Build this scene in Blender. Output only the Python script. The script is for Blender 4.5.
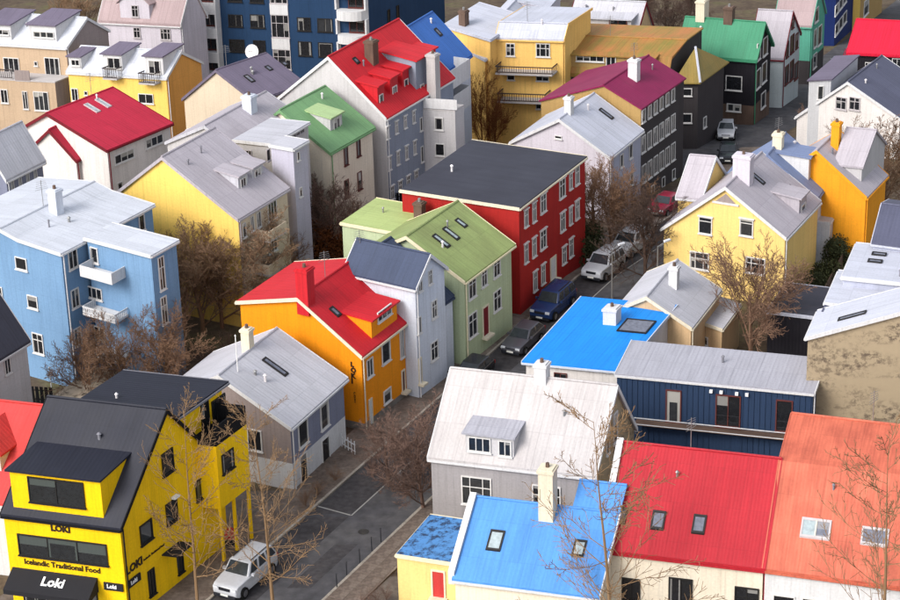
import bpy, bmesh, math, random
from math import radians, sin, cos, tan, pi, sqrt, atan2
from mathutils import Vector, Matrix

# ------------------------------------------------------------------ camera, sky, sun, exposure
scene = bpy.context.scene
for o in list(bpy.data.objects):
    bpy.data.objects.remove(o)
COL = scene.collection

PITCH, ROLL, FPX, CAM_H = radians(24.5), radians(1.7), 2330.0, 73.98
cam_data = bpy.data.cameras.new('camera')
cam_data.sensor_width = 36.0
cam_data.lens = FPX / 900.0 * 36.0
cam_data.clip_start = 1.0
cam_data.clip_end = 6000.0
cam = bpy.data.objects.new('camera', cam_data)
COL.objects.link(cam)
fwd = Vector((0, cos(PITCH), -sin(PITCH)))
down = Vector((0, -sin(PITCH), -cos(PITCH)))
rightv = Vector((1, 0, 0))
img_d = down * cos(ROLL) - rightv * sin(ROLL)
img_r = rightv * cos(ROLL) + down * sin(ROLL)
m = Matrix((img_r, -img_d, -fwd)).transposed().to_4x4()
m.translation = Vector((0, 0, CAM_H))
cam.matrix_world = m
scene.camera = cam

SUN_EL, SUN_DIR = radians(38), Vector((-0.74, -0.62, 0)).normalized()     # towards the sun
world = bpy.data.worlds.new('World')
scene.world = world
world.use_nodes = True
wn, wl = world.node_tree.nodes, world.node_tree.links
wn.clear()
sky = wn.new('ShaderNodeTexSky')
sky.sky_type = 'NISHITA'
sky.sun_disc = False
sky.sun_elevation = SUN_EL
sky.sun_rotation = atan2(SUN_DIR.x, SUN_DIR.y)
sky.air_density, sky.dust_density, sky.ozone_density = 1.0, 3.0, 1.0
bg = wn.new('ShaderNodeBackground')
bg.inputs['Strength'].default_value = 0.15
wo = wn.new('ShaderNodeOutputWorld')
veil = wn.new('ShaderNodeHueSaturation')          # thin high cloud whitens the whole sky evenly
veil.inputs['Saturation'].default_value = 0.35
wl.new(sky.outputs[0], veil.inputs['Color'])
wl.new(veil.outputs[0], bg.inputs[0])
wl.new(bg.outputs[0], wo.inputs[0])
sun_data = bpy.data.lights.new('sun', 'SUN')
sun_data.energy = 1.25
sun_data.angle = radians(26)
sun_data.color = (1.0, 0.95, 0.89)
sun = bpy.data.objects.new('sun', sun_data)
COL.objects.link(sun)
to_sun = Vector((SUN_DIR.x * cos(SUN_EL), SUN_DIR.y * cos(SUN_EL), sin(SUN_EL)))
sun.rotation_euler = to_sun.to_track_quat('Z', 'Y').to_euler()
sun.location = to_sun * 300
scene.view_settings.view_transform = 'Standard'
scene.view_settings.look = 'None'
scene.view_settings.exposure = 0.9
scene.view_settings.gamma = 1.0
scene.view_settings.use_curve_mapping = False
scene.render.engine = 'CYCLES'
scene.render.resolution_x, scene.render.resolution_y = 1024, 683

random.seed(7)

# ------------------------------------------------------------------ materials
def lin(c):
    out = []
    for v in c:
        v /= 255.0
        out.append(v / 12.92 if v <= 0.04045 else ((v + 0.055) / 1.055) ** 2.4)
    return (out[0], out[1], out[2], 1.0)

MATS = {}
def base_mat(name, rough=0.7, spec=0.3):
    mt = bpy.data.materials.new(name)
    mt.use_nodes = True
    n = mt.node_tree.nodes
    b = n['Principled BSDF']
    b.inputs['Roughness'].default_value = rough
    b.inputs['Specular IOR Level'].default_value = spec
    MATS[name] = mt
    return mt, n, mt.node_tree.links, b

def surface(name, rgb, kind='wall', rough=0.75, rgb2=None, amount=0.5, spec=0.25, scale=1.0, rib=0.0, ribd=0.5, sheet=(0, 1), sheetv=.08, joint=.25, streak=.2):
    """painted wall, metal roof, wood, stone: colour + weathering + fine relief, all in metres of the UV map"""
    mt, n, l, b = base_mat(name, rough, spec)
    uv = n.new('ShaderNodeUVMap')
    info = n.new('ShaderNodeObjectInfo')
    off = n.new('ShaderNodeVectorMath'); off.operation = 'ADD'
    rv = n.new('ShaderNodeVectorMath'); rv.operation = 'SCALE'
    cmb = n.new('ShaderNodeCombineXYZ')
    l.new(info.outputs['Random'], cmb.inputs[0]); l.new(info.outputs['Random'], cmb.inputs[1])
    l.new(cmb.outputs[0], rv.inputs[0]); rv.inputs['Scale'].default_value = 37.0
    l.new(uv.outputs[0], off.inputs[0]); l.new(rv.outputs[0], off.inputs[1])
    mp = n.new('ShaderNodeMapping')
    l.new(off.outputs[0], mp.inputs[0])
    # streaks follow the fall line (v)
    mp.inputs['Scale'].default_value = (1.6 * scale, 0.28 * scale, 1) if kind in ('roof', 'wall') else (1 * scale, 1 * scale, 1)
    ns = n.new('ShaderNodeTexNoise'); ns.inputs['Scale'].default_value = 1.0; ns.inputs['Detail'].default_value = 6; ns.inputs['Roughness'].default_value = 0.62
    l.new(mp.outputs[0], ns.inputs['Vector'])
    n2 = n.new('ShaderNodeTexNoise'); n2.inputs['Scale'].default_value = 0.35 * scale; n2.inputs['Detail'].default_value = 5
    l.new(off.outputs[0], n2.inputs['Vector'])
    n3 = n.new('ShaderNodeTexNoise'); n3.inputs['Scale'].default_value = 7.0; n3.inputs['Detail'].default_value = 3
    l.new(off.outputs[0], n3.inputs['Vector'])
    ad = n.new('ShaderNodeMath'); ad.operation = 'ADD'
    l.new(ns.outputs[0], ad.inputs[0]); l.new(n2.outputs[0], ad.inputs[1])
    rp = n.new('ShaderNodeMapRange'); rp.inputs[1].default_value = 0.72; rp.inputs[2].default_value = 1.3
    l.new(ad.outputs[0], rp.inputs[0])
    c1 = lin(rgb)
    if rgb2 is None:
        k = 0.80
        c2 = (c1[0] * k, c1[1] * k, c1[2] * k * 0.98, 1)
    else:
        c2 = lin(rgb2)
    mx = n.new('ShaderNodeMix'); mx.data_type = 'RGBA'
    fac = n.new('ShaderNodeMath'); fac.operation = 'MULTIPLY'; fac.inputs[1].default_value = amount
    l.new(rp.outputs[0], fac.inputs[0]); l.new(fac.outputs[0], mx.inputs[0])
    mx.inputs[6].default_value = c1; mx.inputs[7].default_value = c2
    # small grain
    gr = n.new('ShaderNodeMapRange'); gr.inputs[1].default_value = 0.3; gr.inputs[2].default_value = 0.7; gr.inputs[3].default_value = 0.93; gr.inputs[4].default_value = 1.05
    l.new(n3.outputs[0], gr.inputs[0])
    vm = n.new('ShaderNodeVectorMath'); vm.operation = 'SCALE'
    l.new(mx.outputs[2], vm.inputs[0]); l.new(gr.outputs[0], vm.inputs['Scale'])
    # single sheets / boards: each a touch lighter or darker, thin dirty joints between them
    sw, sh_ = sheet
    if sw > 0:
        su = n.new('ShaderNodeSeparateXYZ'); l.new(off.outputs[0], su.inputs[0])
        def mth(op, a_, v_):
            k_ = n.new('ShaderNodeMath'); k_.operation = op; l.new(a_, k_.inputs[0]); k_.inputs[1].default_value = v_; return k_.outputs[0]
        ru, rw = mth('DIVIDE', su.outputs[0], sw), mth('DIVIDE', su.outputs[1], sh_)
        fu, fv = mth('FLOOR', ru, 0), mth('FLOOR', rw, 0)
        cc = n.new('ShaderNodeCombineXYZ'); l.new(fu, cc.inputs[0]); l.new(fv, cc.inputs[1])
        wn_ = n.new('ShaderNodeTexWhiteNoise'); wn_.noise_dimensions = '2D'; l.new(cc.outputs[0], wn_.inputs['Vector'])
        mr_ = n.new('ShaderNodeMapRange'); mr_.inputs[3].default_value = 1 - sheetv; mr_.inputs[4].default_value = 1 + sheetv * .6; l.new(wn_.outputs['Value'], mr_.inputs[0])
        ju, jv = mth('FRACT', ru, 0), mth('FRACT', rw, 0)
        lu, lv = mth('LESS_THAN', ju, .045 / sw), mth('LESS_THAN', jv, .05 / sh_)
        jm = n.new('ShaderNodeMath'); jm.operation = 'MAXIMUM'; l.new(lu, jm.inputs[0]); l.new(lv, jm.inputs[1])
        jd = mth('MULTIPLY', jm.outputs[0], -joint); ja = mth('ADD', jd, 1.0)
        tm_ = n.new('ShaderNodeMath'); tm_.operation = 'MULTIPLY'; l.new(mr_.outputs[0], tm_.inputs[0]); l.new(ja, tm_.inputs[1])
        # rain streaks: long narrow noise along the fall line
        m3 = n.new('ShaderNodeMapping'); m3.inputs['Scale'].default_value = (4.5, .16, 1); l.new(off.outputs[0], m3.inputs[0])
        n4 = n.new('ShaderNodeTexNoise'); n4.inputs['Scale'].default_value = 1.0; n4.inputs['Detail'].default_value = 5; n4.inputs['Roughness'].default_value = .7; l.new(m3.outputs[0], n4.inputs['Vector'])
        st_ = n.new('ShaderNodeMapRange'); st_.inputs[1].default_value = .50; st_.inputs[2].default_value = .74; st_.inputs[3].default_value = 1.0; st_.inputs[4].default_value = 1 - streak; l.new(n4.outputs[0], st_.inputs[0])
        t2 = n.new('ShaderNodeMath'); t2.operation = 'MULTIPLY'; l.new(tm_.outputs[0], t2.inputs[0]); l.new(st_.outputs[0], t2.inputs[1])
        v2 = n.new('ShaderNodeVectorMath'); v2.operation = 'SCALE'; l.new(vm.outputs[0], v2.inputs[0]); l.new(t2.outputs[0], v2.inputs['Scale'])
        vm = v2
    l.new(vm.outputs[0], b.inputs['Base Color'])
    hsum = n3.outputs[0]
    bump = n.new('ShaderNodeBump'); bump.inputs['Strength'].default_value = 0.25; bump.inputs['Distance'].default_value = 0.02
    if rib > 0:
        sp = n.new('ShaderNodeSeparateXYZ'); l.new(uv.outputs[0], sp.inputs[0])
        ml = n.new('ShaderNodeMath'); ml.operation = 'MULTIPLY'; ml.inputs[1].default_value = 2 * pi / rib
        l.new(sp.outputs[0], ml.inputs[0])
        sn = n.new('ShaderNodeMath'); sn.operation = 'SINE'; l.new(ml.outputs[0], sn.inputs[0])
        aa = n.new('ShaderNodeMath'); aa.operation = 'ADD'; l.new(sn.outputs[0], aa.inputs[0]); l.new(n3.outputs[0], aa.inputs[1])
        hsum = aa.outputs[0]
        bump.inputs['Strength'].default_value = ribd
        bump.inputs['Distance'].default_value = 0.03
    l.new(hsum, bump.inputs['Height'])
    l.new(bump.outputs[0], b.inputs['Normal'])
    # weathered gloss
    rr = n.new('ShaderNodeMapRange'); rr.inputs[3].default_value = max(0.2, rough - 0.12); rr.inputs[4].default_value = min(1, rough + 0.12)
    l.new(n2.outputs[0], rr.inputs[0]); l.new(rr.outputs[0], b.inputs['Roughness'])
    return mt

def wall(name, rgb, rgb2=None, amount=0.55, rib=0.2, ribd=0.06, **k):
    return surface(name, rgb, 'wall', 0.78, rgb2, amount, 0.2, rib=rib, ribd=ribd, sheet=(1.1, 2.6) if rib else (0, 1), sheetv=.03, joint=.06, streak=.2, **k)
def roof(name, rgb, rgb2=None, amount=0.55, rib=0.27, ribd=0.12, rough=0.62, **k):
    return surface(name, rgb, 'roof', rough, rgb2, amount, 0.3, rib=rib, ribd=ribd, sheet=(.8, 2.4) if rib else (0, 1), sheetv=.055, joint=.10, streak=.26, **k)

wall('yellow', (240, 196, 14), (222, 170, 12)); wall('orange', (230, 142, 18), (214, 124, 18)); wall('yellow_pale', (234, 198, 104), (224, 186, 100))
wall('white', (206, 206, 208)); wall('white_warm', (214, 209, 206)); wall('white_lilac', (198, 192, 202)); wall('white_mint', (196, 206, 208))
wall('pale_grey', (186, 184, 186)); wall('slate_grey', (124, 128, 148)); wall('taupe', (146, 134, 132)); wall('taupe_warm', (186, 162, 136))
wall('ice_blue', (200, 206, 218)); wall('pale_green', (178, 190, 156)); wall('red_paint', (162, 36, 32), (132, 28, 30)); wall('sky_blue', (112, 146, 180), (98, 130, 164))
wall('beige', (204, 188, 166)); wall('pale_lilac', (178, 176, 192)); wall('cream_wall', (222, 212, 194), (204, 190, 168)); wall('blue_grey', (134, 142, 158))
wall('concrete', (180, 176, 176)); wall('royal_blue', (34, 60, 92)); wall('yellow_warm', (234, 192, 112), (218, 172, 98)); wall('orange_pale', (222, 160, 84))
wall('tan', (208, 176, 136)); wall('tan_olive', (168, 138, 88)); wall('charcoal', (62, 58, 60)); wall('ice_grey', (168, 172, 190))
wall('black_wood', (30, 28, 34), rib=0.25, ribd=0.3); wall('teal', (88, 162, 140)); wall('navy_wall', (22, 40, 92)); wall('butter', (232, 200, 126), (220, 186, 112))
wall('orange_yolk', (234, 158, 36), (214, 134, 34)); wall('grey_wall', (152, 148, 150)); wall('navy_clad', (42, 60, 88)); wall('cream_yellow', (228, 204, 132), (200, 172, 108))
wall('brick_brown', (110, 90, 78), (70, 56, 50), amount=0.9, rib=0)
wall('cream', (216, 206, 184)); wall('cream_trim', (226, 214, 182)); wall('dark_rail', (70, 62, 62)); wall('maroon_trim', (110, 30, 40)); wall('grey_trim', (120, 120, 128))
wall('black', (18, 18, 22)); wall('stone', (132, 126, 120), (90, 84, 76), amount=0.9, rib=0)
roof('navy_metal', (28, 30, 42), (36, 38, 50)); roof('faded_red', (192, 50, 50), (172, 64, 58)); roof('slate', (52, 52, 64)); roof('slate_flat', (52, 53, 64), (46, 46, 56), rib=1.0, ribd=.15)
roof('light_metal', (182, 182, 190)); roof('scarlet', (190, 30, 40), (168, 26, 38)); roof('navy_blue', (58, 68, 92)); roof('moss_roof', (142, 158, 98), (122, 130, 84), amount=.8)
roof('moss_light', (166, 182, 118)); roof('white_metal', (190, 194, 204)); roof('lilac_metal', (170, 164, 172)); roof('crimson', (174, 32, 58)); roof('green_roof', (112, 152, 106), (98, 134, 98))
roof('green_light', (160, 184, 134)); roof('violet_slate', (106, 98, 116)); roof('mauve', (164, 144, 146)); roof('royal_roof', (56, 104, 178)); roof('ice_metal', (184, 187, 200))
roof('rust_moss', (172, 112, 64), (126, 118, 56), amount=1.0); roof('moss_olive', (142, 118, 58), (120, 110, 62), amount=.9); roof('purple_roof', (128, 24, 72), (112, 22, 66)); roof('emerald', (58, 130, 98))
roof('bright_red', (196, 22, 54)); roof('slate_blue', (82, 84, 104)); roof('slate_light', (116, 130, 164)); roof('vivid_blue', (22, 130, 216), (24, 120, 204)); roof('grey_metal', (160, 160, 170))
roof('pale_metal', (180, 176, 176), (164, 158, 158)); roof('cornflower', (78, 138, 204), (66, 118, 182)); roof('deep_red', (170, 32, 44), (148, 28, 40), rib=.2); roof('salmon', (200, 106, 82), (164, 82, 64), amount=1.0, rib=.2, scale=1.6)
roof('salmon_red', (214, 84, 70))

def speckled(name, base, dark, fine, mask, lo, hi):
    """plaster or felt with clustered dark specks (lichen, flaking, leaf litter)"""
    mt, n, l, b = base_mat(name, .9, .15)
    uv = n.new('ShaderNodeUVMap')
    a = n.new('ShaderNodeTexNoise'); a.inputs['Scale'].default_value = fine; a.inputs['Detail'].default_value = 8; a.inputs['Roughness'].default_value = .7
    c = n.new('ShaderNodeTexNoise'); c.inputs['Scale'].default_value = mask; c.inputs['Detail'].default_value = 3
    mp = n.new('ShaderNodeMapping'); mp.inputs['Scale'].default_value = (.45, 1.5, 1)
    l.new(uv.outputs[0], a.inputs['Vector']); l.new(uv.outputs[0], mp.inputs[0]); l.new(mp.outputs[0], c.inputs['Vector'])
    m1 = n.new('ShaderNodeMapRange'); m1.inputs[1].default_value = .46; m1.inputs[2].default_value = .58; l.new(a.outputs[0], m1.inputs[0])
    m2_ = n.new('ShaderNodeMapRange'); m2_.inputs[1].default_value = lo; m2_.inputs[2].default_value = hi; l.new(c.outputs[0], m2_.inputs[0])
    k = n.new('ShaderNodeMath'); k.operation = 'MULTIPLY'; l.new(m1.outputs[0], k.inputs[0]); l.new(m2_.outputs[0], k.inputs[1])
    k2 = n.new('ShaderNodeMath'); k2.operation = 'MULTIPLY_ADD'; l.new(k.outputs[0], k2.inputs[0]); k2.inputs[1].default_value = .8; k2.inputs[2].default_value = .0
    s = n.new('ShaderNodeMapRange'); s.inputs[3].default_value = .0; s.inputs[4].default_value = .3; l.new(a.outputs[0], s.inputs[0])
    ad = n.new('ShaderNodeMath'); ad.operation = 'ADD'; ad.use_clamp = True; l.new(k2.outputs[0], ad.inputs[0]); l.new(s.outputs[0], ad.inputs[1])
    mx = n.new('ShaderNodeMix'); mx.data_type = 'RGBA'; mx.inputs[6].default_value = lin(base); mx.inputs[7].default_value = lin(dark)
    l.new(ad.outputs[0], mx.inputs[0]); l.new(mx.outputs[2], b.inputs['Base Color'])
    bp = n.new('ShaderNodeBump'); bp.inputs['Strength'].default_value = .4; bp.inputs['Distance'].default_value = .03; l.new(a.outputs[0], bp.inputs['Height']); l.new(bp.outputs[0], b.inputs['Normal'])
speckled('stained_tan', (166, 150, 124), (98, 86, 74), 2.6, .5, .44, .6)
speckled('patchy_blue', (84, 138, 196), (46, 60, 86), 2.2, .9, .38, .5)
speckled('felt', (196, 180, 158), (84, 74, 62), 2.0, .9, .4, .55)

def plain(name, rgb, rough=0.6, spec=0.4, metal=0.0):
    mt, n, l, b = base_mat(name, rough, spec)
    tc = n.new('ShaderNodeTexCoord')
    ns = n.new('ShaderNodeTexNoise'); ns.inputs['Scale'].default_value = 3.0; ns.inputs['Detail'].default_value = 5
    l.new(tc.outputs['Object'], ns.inputs['Vector'])
    mx = n.new('ShaderNodeMix'); mx.data_type = 'RGBA'
    c = lin(rgb)
    mx.inputs[6].default_value = (c[0] * .8, c[1] * .8, c[2] * .8, 1); mx.inputs[7].default_value = (min(1, c[0] * 1.12), min(1, c[1] * 1.12), min(1, c[2] * 1.12), 1)
    l.new(ns.outputs[0], mx.inputs[0]); l.new(mx.outputs[2], b.inputs['Base Color'])
    b.inputs['Metallic'].default_value = metal
    return mt
plain('white_frame', (206, 204, 202)); plain('black_frame', (26, 24, 24)); plain('brown_frame', (92, 44, 40)); plain('grey_frame', (176, 170, 172))
plain('car_white', (186, 188, 194), .25, .5); plain('car_blue', (30, 52, 96), .25, .5); plain('car_grey', (92, 92, 100), .3, .5, .4); plain('car_dark', (38, 40, 46), .25, .5)
plain('car_red', (140, 24, 52), .25, .5); plain('tyre', (22, 22, 22), .9, .2); plain('rim', (150, 150, 156), .35, .5, .8); plain('lamp_glass', (210, 214, 220), .15, .6); plain('tail_red', (150, 14, 14), .3, .5)
plain('plate', (220, 220, 214)); plain('steel', (150, 150, 150), .45, .5, .6); plain('dish', (208, 204, 206), .5); plain('lettering', (40, 26, 16)); plain('sign_white', (232, 232, 232))
plain('flower_red', (210, 24, 40)); plain('awning', (24, 24, 30), .85); plain('parasol', (222, 214, 206), .8); plain('road_paint', (150, 148, 144), .8); plain('red_canvas', (206, 62, 46), .8)

def glass(name, dark, cloth, amount):
    """window pane: dark room behind, curtains at the sides or a blind from the top, different in every pane"""
    mt, n, l, b = base_mat(name, 0.05, 0.6)
    info = n.new('ShaderNodeObjectInfo'); tc = n.new('ShaderNodeTexCoord')
    sp = n.new('ShaderNodeSeparateXYZ'); l.new(tc.outputs['Generated'], sp.inputs[0])
    def m2(op, a_, b_):
        k = n.new('ShaderNodeMath'); k.operation = op
        for i_, q in enumerate((a_, b_)):
            if isinstance(q, (int, float)): k.inputs[i_].default_value = q
            else: l.new(q, k.inputs[i_])
        return k.outputs[0]
    r = info.outputs['Random']
    r2 = m2('FRACT', m2('MULTIPLY', r, 57.3), 0); r3 = m2('FRACT', m2('MULTIPLY', r, 913.7), 0)
    side = m2('GREATER_THAN', m2('ABSOLUTE', m2('SUBTRACT', sp.outputs[0], .5), 0), m2('ADD', m2('MULTIPLY', r2, .35), .28))
    blind = m2('GREATER_THAN', sp.outputs[2], m2('ADD', m2('MULTIPLY', r3, .9), .45))
    has = m2('LESS_THAN', r, amount)
    fac = m2('MULTIPLY', m2('MAXIMUM', side, blind), has)
    fold = m2('ADD', m2('MULTIPLY', m2('SINE', m2('MULTIPLY', sp.outputs[0], 46.0), 0), .015), .85)
    ns = n.new('ShaderNodeTexNoise'); ns.inputs['Scale'].default_value = 4.0; ns.inputs['Detail'].default_value = 2
    ad = n.new('ShaderNodeVectorMath'); ad.operation = 'ADD'; cm = n.new('ShaderNodeCombineXYZ')
    l.new(m2('MULTIPLY', r, 91.0), cm.inputs[0]); l.new(tc.outputs['Object'], ad.inputs[0]); l.new(cm.outputs[0], ad.inputs[1]); l.new(ad.outputs[0], ns.inputs['Vector'])
    dk = n.new('ShaderNodeVectorMath'); dk.operation = 'SCALE'; dk.inputs[0].default_value = dark[:3]; l.new(m2('ADD', m2('MULTIPLY', ns.outputs[0], 1.0), .5), dk.inputs['Scale'])
    cl = n.new('ShaderNodeVectorMath'); cl.operation = 'SCALE'; cl.inputs[0].default_value = cloth[:3]; l.new(fold, cl.inputs['Scale'])
    mx = n.new('ShaderNodeMix'); mx.data_type = 'RGBA'
    l.new(fac, mx.inputs[0]); l.new(dk.outputs[0], mx.inputs[6]); l.new(cl.outputs[0], mx.inputs[7]); l.new(mx.outputs[2], b.inputs['Base Color'])
    return mt
glass('glass', (0.014, 0.015, 0.018), (0.26, 0.255, 0.245), .38)
glass('glass_curtain', (0.03, 0.032, 0.036), (0.42, 0.41, 0.38), 1.0)
glass('glass_dark', (0.018, 0.020, 0.022), (0.07, 0.085, 0.08), .55)
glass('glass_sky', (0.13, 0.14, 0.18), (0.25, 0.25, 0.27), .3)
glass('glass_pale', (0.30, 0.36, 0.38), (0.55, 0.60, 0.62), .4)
glass('car_glass', (0.03, 0.036, 0.042), (0.1, 0.1, 0.1), .0)
def bark(name, rgb, rgb2):
    mt, n, l, b = base_mat(name, 0.9, 0.15)
    tc = n.new('ShaderNodeTexCoord')
    ns = n.new('ShaderNodeTexNoise'); ns.inputs['Scale'].default_value = 1.2; ns.inputs['Detail'].default_value = 6
    l.new(tc.outputs['Object'], ns.inputs['Vector'])
    mx = n.new('ShaderNodeMix'); mx.data_type = 'RGBA'
    mx.inputs[6].default_value = lin(rgb); mx.inputs[7].default_value = lin(rgb2)
    l.new(ns.outputs[0], mx.inputs[0]); l.new(mx.outputs[2], b.inputs['Base Color'])
bark('bark_tan', (146, 118, 88), (98, 78, 58)); bark('bark_brown', (134, 104, 82), (94, 74, 60)); bark('bark_grey', (150, 122, 96), (108, 86, 68)); bark('bark_dark', (92, 74, 64), (62, 50, 46)); bark('bark_red', (118, 94, 84), (84, 68, 60)); bark('bark_pale', (138, 108, 88), (100, 78, 66))
bark('leaf_dark', (62, 66, 42), (44, 48, 32)); bark('leaf_rust', (128, 76, 42), (96, 60, 36))

def ground_mat(name, c1, c2, c3, sc, bump=.4, rough=.95):
    mt, n, l, b = base_mat(name, rough, 0.15)
    tc = n.new('ShaderNodeTexCoord')
    ns = n.new('ShaderNodeTexNoise'); ns.inputs['Scale'].default_value = sc; ns.inputs['Detail'].default_value = 8; ns.inputs['Roughness'].default_value = .65
    n2 = n.new('ShaderNodeTexNoise'); n2.inputs['Scale'].default_value = sc * 9; n2.inputs['Detail'].default_value = 4
    l.new(tc.outputs['Object'], ns.inputs['Vector']); l.new(tc.outputs['Object'], n2.inputs['Vector'])
    rp = n.new('ShaderNodeValToRGB'); e = rp.color_ramp.elements
    e[0].position, e[0].color = .35, lin(c1); e[1].position, e[1].color = .68, lin(c3)
    k = e.new(.52); k.color = lin(c2)
    l.new(ns.outputs[0], rp.inputs[0])
    mr = n.new('ShaderNodeMapRange'); mr.inputs[1].default_value = .3; mr.inputs[2].default_value = .7; mr.inputs[3].default_value = .75; mr.inputs[4].default_value = 1.2
    l.new(n2.outputs[0], mr.inputs[0])
    vm = n.new('ShaderNodeVectorMath'); vm.operation = 'SCALE'
    l.new(rp.outputs[0], vm.inputs[0]); l.new(mr.outputs[0], vm.inputs['Scale']); l.new(vm.outputs[0], b.inputs['Base Color'])
    bp = n.new('ShaderNodeBump'); bp.inputs['Strength'].default_value = bump; bp.inputs['Distance'].default_value = .08
    l.new(n2.outputs[0], bp.inputs['Height']); l.new(bp.outputs[0], b.inputs['Normal'])
ground_mat('garden', (74, 62, 54), (92, 80, 66), (92, 92, 60), .22)
ground_mat('asphalt', (66, 66, 70), (78, 77, 80), (92, 90, 90), .16, .2, .85)
ground_mat('paving', (96, 84, 76), (112, 100, 92), (128, 116, 106), .5, .2)
ground_mat('kerb_stone', (140, 132, 122), (156, 148, 138), (168, 160, 150), 1.0, .2)
ground_mat('yard', (88, 78, 74), (104, 96, 90), (120, 112, 104), .3, .2)
ground_mat('asphalt_old', (56, 54, 56), (68, 66, 68), (80, 76, 76), .3, .25, .9)
ground_mat('manhole', (48, 46, 46), (60, 58, 56), (70, 66, 64), 3, .3, .7)

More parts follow.
